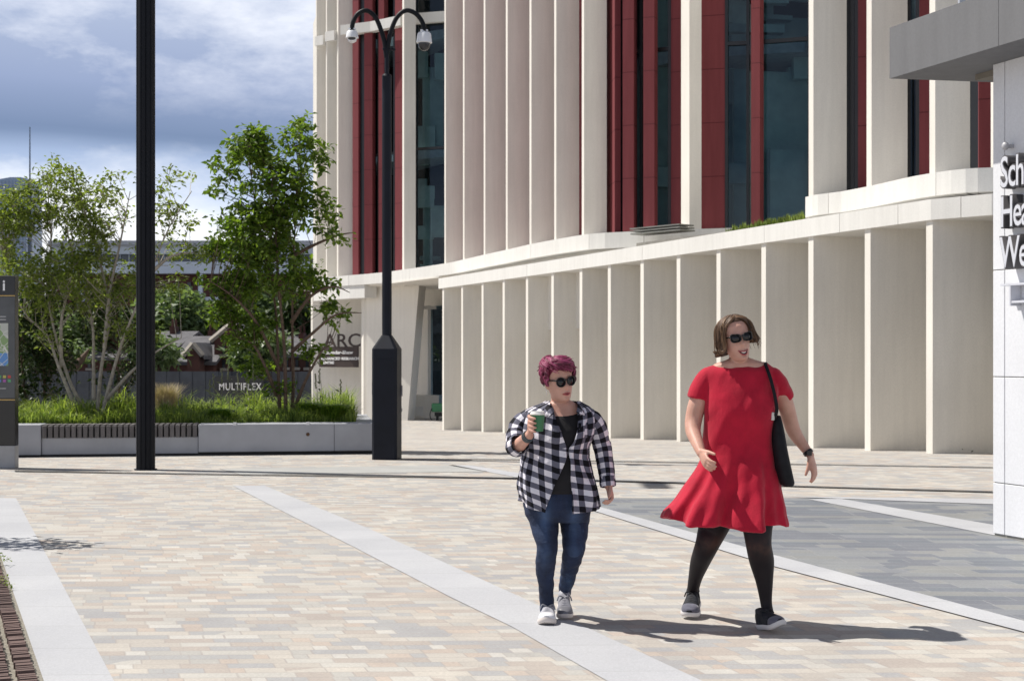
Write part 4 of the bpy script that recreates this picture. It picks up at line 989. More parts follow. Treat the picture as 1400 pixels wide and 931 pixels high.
# old brick building
M_brick = mat('old_brick', (.085, .036, .028), .9, .4, .9, detail=9); M_slate2 = mat('slate_roof', (.10, .097, .105), .75, .35, 2.5, detail=6); M_win = mat('dark_window', (.02, .025, .03), .2)
BY = 76
br = thing('brick_house', (pt(300, BY).x, BY, -.86), 'old dark red brick building with steep grey slate roofs behind the hoarding', 'building')
def bg(nm, x0, x1, y0, y1, Y, dep, m, par, lab=None):
    c, s = bx3(x0, x1, y0, y1, Y, dep); bm = B(); box(bm, c, s); return obj(nm, bm, m, par)
def house(x0, x1, ye, yr, Y, dep, wallm, roofm, gable=None, wins=()):
    """walls, a pitched slate roof (ridge parallel to the street, or gable end to the street) and windows"""
    e0, e1 = at(x0, ye, Y), at(x1, ye, Y); hr = at(x0, yr, Y+(0 if gable else dep/2)).z; gz_ = -.9
    w_ = B(); box(w_, ((e0.x+e1.x)/2, Y+dep/2, (e0.z+gz_)/2), (e1.x-e0.x, dep, e0.z-gz_))
    if gable:
        xm = (e0.x+e1.x)/2; P = [V(e0.x, Y, e0.z), V(e1.x, Y, e0.z), V(xm, Y, hr)]; A = [w_.verts.new(p) for p in P]; C_ = [w_.verts.new(p+V(0, dep, 0)) for p in P]
        w_.faces.new(A); w_.faces.new(list(reversed(C_))); w_.faces.new((A[0], A[2], C_[2], C_[0])); w_.faces.new((A[1], C_[1], C_[2], A[2]))
        bmesh.ops.recalc_face_normals(w_, faces=w_.faces)
    obj('wall', w_, wallm, br)
    r_ = B(); t = .18
    if gable:
        for sx_ in (-1, 1):
            a = V(xm, 0, hr+.05); b = V(xm+sx_*((e1.x-e0.x)/2+.25), 0, e0.z-.2)
            vs_ = [r_.verts.new(V(p.x, Y+yy, p.z+zz)) for p in (a, b) for yy in (.12, dep) for zz in (0, t)]
            for f in ((0, 1, 3, 2), (4, 6, 7, 5), (0, 4, 5, 1), (2, 3, 7, 6), (0, 2, 6, 4), (1, 5, 7, 3)): r_.faces.new([vs_[i] for i in f])
        cp_ = B()
        for sx_ in (-1, 1):
            a = V(xm, Y-.05, hr+.15); b = V(xm+sx_*((e1.x-e0.x)/2+.2), Y-.05, e0.z); pipe(cp_, a, b, .14, 4)
        obj('coping', cp_, bpy.data.materials.get('pale_coping') or mat('pale_coping', (.34, .31, .27), .9), br)
    else:
        for s0, s1 in ((-.25, dep/2), (dep+.25, dep/2)):
            z0 = e0.z-.12
            vs_ = [r_.verts.new(V(xx, Y+yy, zz+tt)) for xx in (e0.x-.2, e1.x+.2) for yy, zz in ((s0, z0), (s1, hr)) for tt in (0, t)]
            for f in ((0, 1, 3, 2), (4, 6, 7, 5), (0, 4, 5, 1), (2, 3, 7, 6), (0, 2, 6, 4), (1, 5, 7, 3)): r_.faces.new([vs_[i] for i in f])
    bmesh.ops.recalc_face_normals(r_, faces=r_.faces); obj('roof', r_, roofm, br)
    for wx, wy0, wy1 in wins:
        c, s_ = bx3(wx, wx+4, wy0, wy1, Y-.08, .16); w2 = B(); box(w2, c, s_); fr_ = obj('window', w2, M_win, br)
        w3 = B(); box(w3, (c[0], c[1]-.12, c[2]-s_[2]/2-.08), (s_[0]+.2, .2, .14)); obj('sill', w3, bpy.data.materials.get('pale_coping') or mat('pale_coping', (.34, .31, .27), .9), fr_)
house(40, 188, 490, 470, 84, 9, M_brick, M_slate2, None, [(80, 495, 503), (120, 495, 503)])
house(186, 240, 476, 457, 78, 10, M_brick, M_slate2, None, [(196, 482, 492), (212, 482, 492), (228, 482, 492)])
house(238, 292, 496, 464, 74, 9, M_brick, M_slate2)
house(293, 340, 466, 446, 75, 14, M_brick, M_slate2, True, [(304, 472, 484), (314, 472, 484), (325, 472, 484), (304, 492, 503), (325, 492, 503)])
house(338, 378, 466, 448, 76, 14, M_brick, M_slate2, True, [(346, 472, 484), (362, 472, 484)])
house(376, 437, 486, 463, 75, 10, M_brick, M_slate2, None, [(390, 491, 502), (404, 491, 502), (418, 491, 502)])
house(256, 272, 486, 474, 72.6, 4, M_brick, M_slate2, True)
for x, y0, y1, yy in ((232, 446, 470, 82), (284, 452, 470, 80), (408, 455, 474, 79), (150, 462, 478, 87), (341, 440, 462, 82)):
    c, s_ = bx3(x, x+7, y0, y1, yy, 1.1); bm = B(); box(bm, c, s_); ch_o = obj('chimney', bm, M_brick, br)
    bm = B()
    for k in (-.08, .08): tube(bm, [V(c[0]+k*1.2, c[1], c[2]+s_[2]/2), V(c[0]+k*1.2, c[1], c[2]+s_[2]/2+.4)], [.07, .055], 8, 1, roundends=False)
    obj('chimney_pot', bm, M_brick, ch_o)
# far office block
M_sp = mat('pale_spandrel', (.74, .80, .88), .5, .06, .3); M_fbr = mat('far_brick', (.14, .058, .05), .9, .15, .5)
OY = 125
of = thing('office_block', (pt(260, OY).x, OY, -.86), 'far office block with pale blue spandrels, a window strip and red brick below', 'building')
bg('wall', 70, 440, 373, 480, OY+1.5, 20, M_fbr, of)
bg('spandrel', 68, 442, 358, 374, OY, 22, M_sp, of); bg('window_strip', 68.2, 441.8, 347.5, 358.2, OY+.6, 21, mat('strip_glass', (.05, .07, .10), .15), of); bg('spandrel', 68, 442, 335, 347.6, OY, 22, M_sp, of)
bg('roof', 66, 444, 329, 334.9, OY-.6, 23, mat('far_roof', (.55, .56, .58), .6), of)
for x in (271, 351, 425, 110, 190): bg('column', x, x+5.5, 374.2, 412, OY+.1, .4, M_sp, of)
for x in range(205, 440, 17):
    if min(abs(x-t_) for t_ in (271, 351, 425)) < 6: continue
    bg('window', x, x+5, 386, 395, OY+1.2, .4, M_win, of)
bg('cornice', 280, 350, 406, 411, OY+.8, .5, M_sp, of)
for x in range(80, 440, 12): bg('mullion', x, x+.8, 347.8, 358, OY+.45, .2, M_sp, of)
# mid-distance trees
def bgtree(label, x, yb, env, Y, dz, n, seed, m=None, size=.55, spread=.4):
    return tree('background_tree', label, 'tree', tuple(V(pt(x, Y).x, Y, -.86)), [[(x, yb, 0), (x-1, (yb+env[0][1])/2, 0), (x+2, env[0][1], 0)], [(x, yb-20, 0), (x+env[0][2]*.4, env[0][1]+8, 0), (x+env[0][2]*.6, env[0][1]-4, 0)]], env, n, 14, spread, size, m or M_leaf4, M_bark1, Y, dz, seed, .25, (.25, -.35), 'trees behind the hoarding', .05)
bgtree('pale grey-green round tree above the slate roof', 245, 520, [(245, 428, 38, 30), (215, 440, 28, 24), (270, 445, 30, 20), (225, 415, 22, 16)], 92, 4, 330, 31)
bgtree('rounded green tree above the brick gables', 340, 520, [(340, 425, 30, 24), (318, 440, 24, 18), (365, 440, 26, 22), (352, 405, 16, 14)], 95, 4, 260, 32)
bgtree('dark green tree beside the pale piers', 415, 540, [(415, 440, 30, 44), (400, 470, 28, 28), (428, 410, 16, 26)], 82, 3, 330, 33, M_leaf3)
bgtree('green tree seen through the pale stems', 105, 540, [(105, 455, 60, 30), (60, 450, 50, 34), (160, 452, 40, 26), (20, 470, 34, 34)], 88, 4, 420, 34)
bgtree('distant tree far left behind the kiosk', -60, 540, [(-60, 430, 60, 60), (-120, 440, 60, 60), (-10, 460, 40, 40)], 84, 5, 500, 35, M_leaf3)
bgtree('low bushy tree in front of the brick gables, left one', 212, 530, [(212, 482, 26, 16), (196, 470, 16, 16)], 64, 2, 150, 36, size=.4, spread=.3)
bgtree('low bushy tree in front of the brick gables, right one', 352, 530, [(352, 478, 26, 18), (330, 488, 18, 12), (372, 470, 14, 16)], 65, 2, 170, 37, size=.4, spread=.3)
bgtree('low bushy tree behind the hoarding, seen below the pale stems', 95, 530, [(95, 482, 44, 14), (140, 478, 30, 18), (50, 480, 30, 16)], 66, 2, 240, 38, size=.4, spread=.3)
# glass tower and mast
M_tow = mat('tower_glass', (.34, .44, .58), .3, .15, .05)
TY = 420
tw = thing('glass_tower', (pt(10, TY).x, TY, 0), 'distant blue glass tower with a curved top behind the left trees', 'building')
bm = B(); pts_ = []
for x, y in [(-20, 262), (-12, 250), (0, 245), (14, 242.5), (28, 242.5), (36.5, 244)]: pts_.append(at(x, y, TY))
A = pts_+[at(36.5, 470, TY), at(-20, 470, TY)]; va = [bm.verts.new(v) for v in A]; vb = [bm.verts.new(v+V(0, 14, 0)) for v in A]; n = len(A)
bm.faces.new(va); bm.faces.new(list(reversed(vb)))
for i in range(n): bm.faces.new((va[i], va[(i+1) % n], vb[(i+1) % n], vb[i]))
bmesh.ops.recalc_face_normals(bm, faces=bm.faces); obj('tower_body', bm, M_tow, tw)
bm = B()
for i in range(12): c, s = bx3(-18+i*4.7, -17.2+i*4.7, 247, 470, TY-.3, .5); box(bm, c, s)
for y in range(252, 470, 7): c, s = bx3(-19, 36, y, y+1.2, TY-.35, .6); box(bm, c, s)
obj('facade_grid', bm, mat('tower_mullion', (.5, .56, .64), .5), tw)
a, b = at(41, 470, 300), at(41, 174, 300); bm = B(); tube(bm, [a, b], [.45, .1], 8, 1, roundends=False); box(bm, (a.x, a.y, at(41, 250, 300).z/2), (.7, .7, at(41, 250, 300).z))
o = obj('mast', bm, mat('mast_grey', (.12, .15, .2), .5), label='thin grey radio mast rising above the left trees', cat='mast'); pivot(o, (a.x, a.y, 0))
# stone building to the left, which the facade glass reflects
sb = thing('stone_building', (-66, 86, -.86), 'dark stone university building outside the left edge, mirrored in the facade glass', 'building')
p0, p1 = V(-120, 52, 0), V(-47, 112, 0); u_ = (p1-p0).normalized(); n_ = V(u_.y, -u_.x, 0); L_ = (p1-p0).length; rz3 = math.atan2(u_.y, u_.x)
c = (p0+p1)/2-n_*6; bm = B(); box(bm, (c.x, c.y, 8), (L_, 12, 18), rz3); obj('wall', bm, mat('dark_stone', (.42, .40, .36), .9, .3, .3), sb)
bm = B()
for zz in (4, 9, 13.5): 
    c = (p0+p1)/2+n_*.1; box(bm, (c.x, c.y, zz), (L_, .5, .9), rz3)
obj('string_course', bm, mat('pale_stone', (.75, .74, .7), .9), sb)
bm = B()
for i in range(18):
    for zz in (1.5, 6.3, 11.2):
        c = p0+u_*(2.5+i*L_/18.6)+n_*.15; box(bm, (c.x, c.y, zz), (2.4, .3, 3.0), rz3)
obj('window', bm, M_win, sb)
bm = B(); c = (p0+p1)/2-n_*6
for s_ in (0,):
    R_ = Matrix.Rotation(rz3, 3, 'Z'); vs = [bm.verts.new(V(c.x, c.y, z)+R_@V(x, y, 0)) for x, y, z in ((-L_/2, -6.3, 17), (L_/2, -6.3, 17), (L_/2, 6.3, 17), (-L_/2, 6.3, 17), (-L_/2, 0, 22), (L_/2, 0, 22))]
    for f in ((0, 1, 5, 4), (2, 3, 4, 5), (0, 4, 3), (1, 2, 5), (3, 2, 1, 0)): bm.faces.new([vs[i] for i in f])
bmesh.ops.recalc_face_normals(bm, faces=bm.faces); obj('roof', bm, M_slate2, sb)
# asphalt road beyond the square
bm = B(); bm.faces.new([bm.verts.new(v) for v in (V(-3000, 60.5, -.855), V(3000, 60.5, -.855), V(3000, 3900, -.855), V(-3000, 3900, -.855))])
obj('road', bm, mat('asphalt', (.06, .06, .062), .9, .2, .5), kind='structure')
# ================= people =================
def skin_mat():
    m, nt, b = newmat('skin'); nb = NB(nt); tc = nb.n('ShaderNodeTexCoord').outputs['Object']
    c = nb.ramp(nb.noise(tc, 14, 5, .6), [(.3, (.50, .275, .21)), (.7, (.60, .35, .275))])
    nb.link(c, b.inputs['Base Color']); b.inputs['Roughness'].default_value = .5
    b.inputs['Subsurface Weight'].default_value = .12; b.inputs['Subsurface Radius'].default_value = (.02, .008, .004); b.inputs['Subsurface Scale'].default_value = .5
    b.inputs['Specular IOR Level'].default_value = .35
    return m
M_skin = skin_mat()
def cloth(name, col, var=.12, scale=8, bump=.25, bscale=300, rough=.85, wr=0):
    m, nt, b = newmat(name); nb = NB(nt); tc = nb.n('ShaderNodeTexCoord').outputs['Object']
    c = nb.ramp(nb.noise(tc, scale, 6, .6), [(.3, tuple(x*(1-var) for x in col)), (.7, tuple(min(1, x*(1+var)) for x in col))])
    nb.link(c, b.inputs['Base Color']); b.inputs['Roughness'].default_value = rough; b.inputs['Specular IOR Level'].default_value = .25
    b.inputs['Sheen Weight'].default_value = .15 if max(col) > .1 else 0
    h = nb.math('ADD', nb.math('MULTIPLY', nb.noise(tc, bscale, 3), .12), nb.math('MULTIPLY', nb.noise(nb.scalevec(tc, 1, 1, .5), 16, 4), wr))
    bn = nb.n('ShaderNodeBump'); bn.inputs['Strength'].default_value = bump; bn.inputs['Distance'].default_value = .012
    nb.link(h, bn.inputs['Height']); nb.link(bn.outputs[0], b.inputs['Normal']); return m
def hframe(yaw, roll, pitch=0):
    a, t, p = math.radians(yaw), math.radians(roll), math.radians(pitch)
    f = V(math.sin(a), -math.cos(a), 0); r = V(math.cos(a), math.sin(a), 0); u = V(0, 0, 1)
    f, u = f*math.cos(p)-u*math.sin(p), u*math.cos(p)+f*math.sin(p)
    r, u = r*math.cos(t)+u*math.sin(t), u*math.cos(t)-r*math.sin(t)
    return r, f, u
PROF = [(-1.0, .022, .070, .012), (-.93, .036, .083, .006), (-.8, .048, .089, .014), (-.6, .058, .088, .040), (-.35, .067, .087, .065), (0, .071, .086, .088), (.3, .0745, .090, .100), (.55, .071, .085, .100), (.75, .060, .070, .086), (.9, .041, .046, .060), (.98, .018, .02, .03), (1.0, .004, .004, .006)]
def headpt(v, phi, s):
    vs = [p[0] for p in PROF]; W, Ff, Bk = (np.interp(v, vs, [p[i] for p in PROF]) for i in (1, 2, 3))
    x = W*math.sin(phi); c = math.cos(phi); f = Ff*c if c > 0 else Bk*c
    if c > 0:
        f = Ff*(abs(c)**.85)
        g = lambda x0, sx, v0, sv: math.exp(-((x-x0)/sx)**2-((v-v0)/sv)**2)
        f += .020*g(0, .010, -.27, .10)+.012*g(0, .0085, -.12, .14)+.005*g(.009, .006, -.30, .06)+.005*g(-.009, .006, -.30, .06)
        f -= .009*(g(.030, .014, .02, .12)+g(-.030, .014, .02, .12))
        f += .004*g(0, .035, .2, .09)+.005*g(0, .016, -.53, .045)+.0055*g(0, .015, -.64, .045)-.004*g(0, .02, -.585, .02)-.004*g(0, .02, -.74, .05)+.006*g(0, .018, -.88, .08)
        f += .005*(g(.038, .018, -.3, .16)+g(-.038, .018, -.3, .16))
    return x*s, f*s
def head(bm, c, fr, H, s=1.0):
    r, f, u = fr; rings = []
    for i in range(49):
        v = -math.cos(math.pi*i/48); v = max(-.999, min(.999, v))
        rg = []
        for k in range(56):
            x, ff = headpt(v, 2*math.pi*k/56, s); rg.append(c+r*x+f*ff+u*v*H)
        rings.append(rg)
    loft(bm, rings)
    for sd in (-1, 1):
        R = Matrix((r, f, u)).transposed(); ellipsoid(bm, c+r*sd*.074*s-f*.004-u*.12*H, (.008, .018, .031), R @ Matrix.Rotation(sd*.3, 3, 'Z'), 12, 8)
def hand(bm, w, d, n, t, sz=1.0, curl=(.35, .5, .45), spread=.06, thumb=.6):
    """w wrist, d direction, n palm-facing normal, t thumb side"""
    d = d.normalized(); n = (n-d*n.dot(d)).normalized(); t = (t-d*t.dot(d)-n*t.dot(n)).normalized()
    P = [w-d*.01*sz, w+d*.03*sz, w+d*.065*sz, w+d*.088*sz]
    tube(bm, P, [.026*sz, .036*sz, .041*sz, .038*sz], 14, 4, flat=[.75, .45, .38, .34], up=n)
    for i, (off, L) in enumerate(((.028, .068), (.0095, .076), (-.009, .071), (-.027, .056))):
        b0 = w+d*.080*sz+t*off*sz; a = curl[0]; dd = (d*math.cos(a)+n*math.sin(a)+t*spread*(1.5-i)*.6).normalized(); pts = [b0, b0+dd*L*.42*sz]
        a2 = a+curl[1]; d2 = (d*math.cos(a2)+n*math.sin(a2)+t*spread*(1.5-i)*.6).normalized(); pts.append(pts[-1]+d2*L*.32*sz)
        a3 = a2+curl[2]; d3 = (d*math.cos(a3)+n*math.sin(a3)).normalized(); pts.append(pts[-1]+d3*L*.26*sz)
        tube(bm, pts, [.0095*sz, .009*sz, .0083*sz, .007*sz], 10, 4)
    b0 = w+d*.022*sz+t*.026*sz; dd = (d*math.cos(thumb)+t*math.sin(thumb)+n*.35).normalized(); p1 = b0+dd*.038*sz; d2 = (d*.85+t*.3+n*.45).normalized()
    tube(bm, [b0-dd*.01*sz, p1, p1+d2*.03*sz, p1+d2*.05*sz], [.014*sz, .0115*sz, .010*sz, .0075*sz], 10, 4)
def stations(bm, data, D, N=48, pw=2.2, wr=0, seed=0, dip=0):
    """torso-like loft: (y, xl, xr, halfdepth[, dD]) superelliptic rings in horizontal planes"""
    rows = []
    for d in data: rows.append((d[0], d[1], d[2], d[3], d[4] if len(d) > 4 else 0))
    sm = catmull(rows, 4); rings = []
    for y, xl, xr, b, dd in sm:
        Dc = D+dd; a = (xr-xl)/2/F*Dc; cx_ = ((xl+xr)/2-PX)/F*Dc; z = CH-(y-HY)/F*Dc; rg = []
        for k in range(N):
            t = 2*math.pi*k/N; c, s = math.cos(t), math.sin(t)
            e = 2/pw; x = a*math.copysign(abs(c)**e, c); yy = b*math.copysign(abs(s)**e, s)
            if wr:
                q = 1+wr*noise.noise(V(c*1.6+seed, s*1.6, z*7)); x *= q; yy *= q
            rg.append(V(cx_+x, Dc+yy, z-dip*max(0, -s)**2*math.exp(-(y-data[0][0])/9)))
        rings.append(rg)
    loft(bm, rings)
def Q(x, y, D): return at(x, y, D)
def shoe(par, nm, Hh, T, up, mats, wid=1.0, hgt=1.0, lab=None, collar=None):
    """Hh, T: sole points under the heel and toe"""
    a = (T-Hh); L = a.length; a.normalize(); up = (up-a*up.dot(a)).normalized(); w = a.cross(up)
    st = [0, .06, .2, .38, .55, .7, .82, .93, 1.0]; hw = [.016, .030, .035, .033, .039, .044, .042, .031, .010]; hh = [.060, .082, .086, .078, .066, .056, .046, .036, .026]
    bm = B(); rings = []
    for s, ww, h in zip(st, hw, hh):
        ww *= wid; h = h*hgt; rg = []; rise = .006+.016*max(0, (s-.75)/.25)**2
        for k in range(20):
            t = math.pi*k/19; x = ww*math.copysign(abs(math.cos(t))**.6, math.cos(t)); z = rise+.018+(h-.018)*math.sin(t)**.75
            rg.append(Hh+a*L*s+w*x+up*z)
        rings.append(rg)
    sm = []
    for i in range(len(rings)-1):
        for q in (0, .5): sm.append([p.lerp(r, q) for p, r in zip(rings[i], rings[i+1])])
    sm.append(rings[-1]); loft(bm, sm)
    u = obj('shoe', bm, mats[0], par, True, angle=60)
    if lab: u['label'] = lab
    bm = B(); rings = []
    for zz, gw in ((0, .92), (.006, 1.04), (.02, 1.07), (.028, 1.0)):
        rg = []
        for sd in (1, -1):
            seq = list(zip(st, hw)) if sd == 1 else list(reversed(list(zip(st, hw))))
            for s, ww in seq:
                rise = .016*max(0, (s-.75)/.25)**2
                rg.append(Hh+a*(L*(.5+(s-.5)*(1.0+.06*(gw-.9)*5)))+w*sd*(ww*wid*gw+.002)+up*(zz+rise))
        rings.append(rg)
    loft(bm, rings); obj('sole', bm, mats[1], u, True, angle=50)
    bm = B()
    for s in (.42, .48, .54, .60, .66):
        h = np.interp(s, st, hh)*hgt; ww = np.interp(s, st, hw)*wid*.5
        for sg in (1, -1):
            p0_ = Hh+a*L*(s-.015)+w*ww*sg+up*(h*.93+.004); p1_ = Hh+a*L*(s+.015)-w*ww*sg+up*(h*.93+.004)
            tube(bm, [p0_, (p0_+p1_)/2+up*.006, p1_], [.0042]*3, 6, 3)
    p0_ = Hh+a*L*.40+up*(np.interp(.4, st, hh)*hgt+.004)
    for sg in (1, -1): tube(bm, [p0_, p0_+w*sg*.03+up*.012, p0_+w*sg*.042-up*.012+a*.01], [.004]*3, 6, 4)
    obj('laces', bm, mats[2], u, True)
    bm = B(); rg0 = []; 
    rings = []
    for s0, sc in ((.0, 1), (.012, .9)):
        rings.append([Hh+a*L*(.20+.135*math.cos(t))+w*(.033*wid*math.sin(t)*sc)+up*(hgt*(.080+.010*math.cos(t)*-1)+s0) for t in [2*math.pi*k/20 for k in range(20)]])
    loft(bm, rings); obj('shoe_collar', bm, mats[3], u, True)
    bm = B()    # toe cap overlay
    rings = []
    for s in (.74, .84, .93, .985):
        ww = np.interp(s, st, hw)*wid*1.03; h = np.interp(s, st, hh)*hgt*1.04; rise = .006+.016*max(0, (s-.75)/.25)**2; rg = []
        for k in range(16):
            t = math.pi*k/15; rg.append(Hh+a*L*s+w*ww*math.copysign(abs(math.cos(t))**.6, math.cos(t))+up*(rise+.018+(h-.018)*math.sin(t)**.75))
        rings.append(rg)
    loft(bm, rings); obj('toe_cap', bm, mats[4], u, True)
    return u
def lens_glasses(par, c, fr, w_, h_, sep, fwd, droop=0, rnd=2.0, wing=0.0, tz=.0):
    r, f, u = fr; M_fr = mat('glasses_frame', (.012, .012, .013), .25); M_ln = mat('dark_lens', (.006, .006, .007), .06)
    g = None; bm = B(); lb = B()
    for sd in (-1, 1):
        cc = c+r*sd*sep+f*fwd+u*tz
        nf = (f+r*sd*.22).normalized(); rr = (r-nf*r.dot(nf)).normalized()
        def ring(sc, off):
            out = []
            for k in range(28):
                t = 2*math.pi*k/28; e = 2/rnd; x = w_*sc*math.copysign(abs(math.cos(t))**e, math.cos(t)); z = h_*sc*math.copysign(abs(math.sin(t))**e, math.sin(t))
                if z > 0: z += wing*max(0, x*sd)/w_*h_
                out.append(cc+rr*x+u*z+nf*off)
            return out
        loft(bm, [ring(.86, -.002), ring(1.02, -.003), ring(1.02, .004), ring(.86, .004), ring(.86, -.002)], cap=False)
        loft(lb, [ring(.9, -.001), ring(.9, .002)])
        e0 = cc+rr*sd*w_*.98+u*h_*.45; tube(bm, [e0, e0+r*sd*.006-f*.03, c+r*sd*.079-f*.012+u*(tz+h_*.3), c+r*sd*.078-f*.035+u*(tz-.02)], [.0045, .0045, .004, .003], 6, 3)
    tube(bm, [c+r*-sep*.45+f*(fwd+.004)+u*(tz+h_*.35), c+f*(fwd+.008)+u*(tz+h_*.45), c+r*sep*.45+f*(fwd+.004)+u*(tz+h_*.35)], [.004]*3, 8, 3)
    g = obj('sunglasses', bm, M_fr, par, True); obj('lens', lb, M_ln, g, True)
def hair_mat(name, c1, c2, c3):
    m, nt, b = newmat(name); nb = NB(nt); g = nb.n('ShaderNodeNewGeometry'); tc = nb.n('ShaderNodeTexCoord').outputs['Object']
    k = nb.math('ADD', nb.math('MULTIPLY', g.outputs['Random Per Island'], .7), nb.math('MULTIPLY', nb.noise(nb.scalevec(tc, 3, 3, .6), 30, 3), .4))
    nb.link(nb.ramp(k, [(.1, c1), (.5, c2), (.95, c3)]), b.inputs['Base Color']); b.inputs['Roughness'].default_value = .5; b.inputs['Specular IOR Level'].default_value = .4; return m
def surf(c, fr, H, s, v, phi, lift):
    r, f, u = fr; x, ff = headpt(max(-.99, min(.99, v)), phi, s); o = (r*x+f*ff*1.0); q = c+o+u*v*H
    nrm = (o*1.0+u*v*H*.8).normalized(); return q+nrm*lift
# ---------------------------------------------------------------- red dress
D = 8.0
M_lips = mat('lips', (.42, .09, .09), .4); M_teeth = mat('teeth', (.75, .73, .68), .3); M_mouth = mat('mouth_inside', (.05, .012, .012), .5)
fr1 = hframe(12, 10, -2); hc1 = Q(1005.5, 463.5, 7.97); H1 = .128; s1 = 1.0
bm = B(); head(bm, hc1, fr1, H1, s1)
tube(bm, [Q(1014, 512, 8.03), Q(1011, 496, 8.02), Q(1009, 480, 8.0)], [.066, .056, .054], 18, 4)
stations(bm, [(489, 1000, 1024, .04), (493, 990, 1036, .052), (497, 978, 1049, .062), (502, 973, 1051, .066), (512, 970, 1054, .080), (540, 966, 1058, .105), (575, 968, 1054, .12), (610, 967, 1054, .12), (650, 964, 1058, .13), (690, 962, 1062, .13), (712, 972, 1052, .10)], D)
tube(bm, [Q(978, 518, 8.0), Q(962, 531, 8.0), Q(954, 550, 8.0), Q(948.5, 572, 8.0), Q(947.5, 589, 7.96), Q(953.5, 606, 7.88), Q(958.5, 619, 7.82)], [.036, .044, .051, .049, .043, .034, .026], 16, 5)
tube(bm, [Q(1048, 518, 8.0), Q(1063, 531, 8.02), Q(1073, 550, 8.06), Q(1080, 574, 8.12), Q(1086, 591, 8.15), Q(1098, 609, 8.15), Q(1107.5, 622, 8.13)], [.036, .043, .047, .044, .040, .031, .0235], 16, 5)
hand(bm, Q(958.5, 619, 7.82), Q(970, 640, 7.70)-Q(958.5, 619, 7.82), V(.75, .35, .1), V(.45, -.8, .2), 1.0, (.2, .35, .35), .05, .5)
hand(bm, Q(1107.5, 622, 8.13), Q(1116, 655, 8.12)-Q(1107.5, 622, 8.13), V(-.5, .3, 0), V(-.6, -.8, 0), 1.03, (.1, .35, .4), .06, .25)
for pts, rad in (([(985, 680, 8.1), (979, 712, 8.1), (967, 744, 8.07), (958, 770, 8.17), (950, 796, 8.28), (947, 814, 8.33), (945, 832, 8.26)], [.085, .07, .045, .038, .024, .022, .02]),
                 ([(1036, 680, 7.95), (1036, 712, 7.93), (1037, 742, 7.9), (1041, 766, 7.93), (1046, 800, 7.95), (1047.5, 826, 7.95), (1052, 850, 7.9)], [.085, .07, .055, .050, .028, .022, .02])):
    tube(bm, [Q(*p) for p in pts], rad, 18, 5)
me = remesh(bm, .0048, 3)
p1_ = obj('person', me, M_skin, None, True, label='woman in a red knee-length dress, black tights and sunglasses walking and smiling', cat='person'); pivot(p1_, (1.3, 8.0, 0))
def tights():
    m, nt, b = newmat('sheer_tights'); nb = NB(nt); tc = nb.n('ShaderNodeTexCoord').outputs['Object']; s = nb.n('ShaderNodeSeparateXYZ'); nb.link(tc, s.inputs[0])
    k = nb.math('MULTIPLY', nb.math('POWER', 2.718, nb.math('MULTIPLY', nb.math('POWER', nb.math('DIVIDE', nb.math('SUBTRACT', s.outputs[2], .46), .045), 2), -1)), nb.ramp(nb.noise(tc, 9, 3), [(.4, (0, 0, 0)), (.65, (1, 1, 1))]))
    c = nb.mix(k, (.010, .007, .010), (.060, .028, .022)); nb.link(c, b.inputs['Base Color']); b.inputs['Roughness'].default_value = .6; b.inputs['Specular IOR Level'].default_value = .3; return m
M_tights = tights() if True else cloth('black_tights', (.010, .007, .010), .3, 30, .05, rough=.6)
for pts, rad in (([(985, 690, 8.1), (977.5, 714, 8.1), (972, 730, 8.085), (965.5, 747, 8.07), (957, 768, 8.17), (950.5, 790, 8.26), (946.5, 812, 8.33), (945, 830, 8.29)], [.108, .092, .079, .066, .0555, .040, .0335, .034]),
                 ([(1036, 690, 7.95), (1035.5, 714, 7.93), (1036, 730, 7.91), (1037.5, 747, 7.9), (1041.5, 768, 7.94), (1045, 795, 7.95), (1047.5, 824, 7.95), (1052, 848, 7.9)], [.108, .089, .078, .0705, .0685, .048, .0325, .034])):
    bm = B(); tube(bm, [Q(*p) for p in pts], rad, 24, 6); obj('tights', bm, M_tights, p1_, True)
# dress
M_dress = cloth('red_dress', (.42, .007, .030), .16, 9, .8, rough=.85, wr=.5)
bm = B()
stations(bm, [(495.5, 984, 1046, .045), (499, 973, 1052, .068), (505, 964, 1058, .088), (514, 960, 1062, .104), (530, 961, 1064, .125), (548, 963, 1063, .145), (565, 963.5, 1061, .155), (585, 963, 1058.5, .145), (603, 962, 1058, .142), (620, 960, 1060, .15), (640, 957, 1063, .162)], D, 72, 2.25, .045, 3, .022)
tube(bm, [Q(986, 513, 8.0), Q(971, 516.5, 8.0), Q(959.5, 528, 8.0), Q(954.5, 545, 8.0)], [.048, .060, .063, .0625], 20, 5, roundends=False)
tube(bm, [Q(1038, 512, 8.0), Q(1053, 516, 8.0), Q(1065.5, 528, 8.02), Q(1073.5, 544, 8.06)], [.048, .058, .058, .054], 20, 5, roundends=False)
N = 120; rings = []
SK = [(606, 962, 1058, .142, 0), (622, 959, 1060, .152, .002), (640, 951, 1063, .168, .006), (658, 940, 1066, .186, .011), (676, 928, 1069, .205, .017), (694, 915, 1072, .222, .023), (706, 907, 1074.5, .232, .027), (716, 903.5, 1076, .238, .030)]
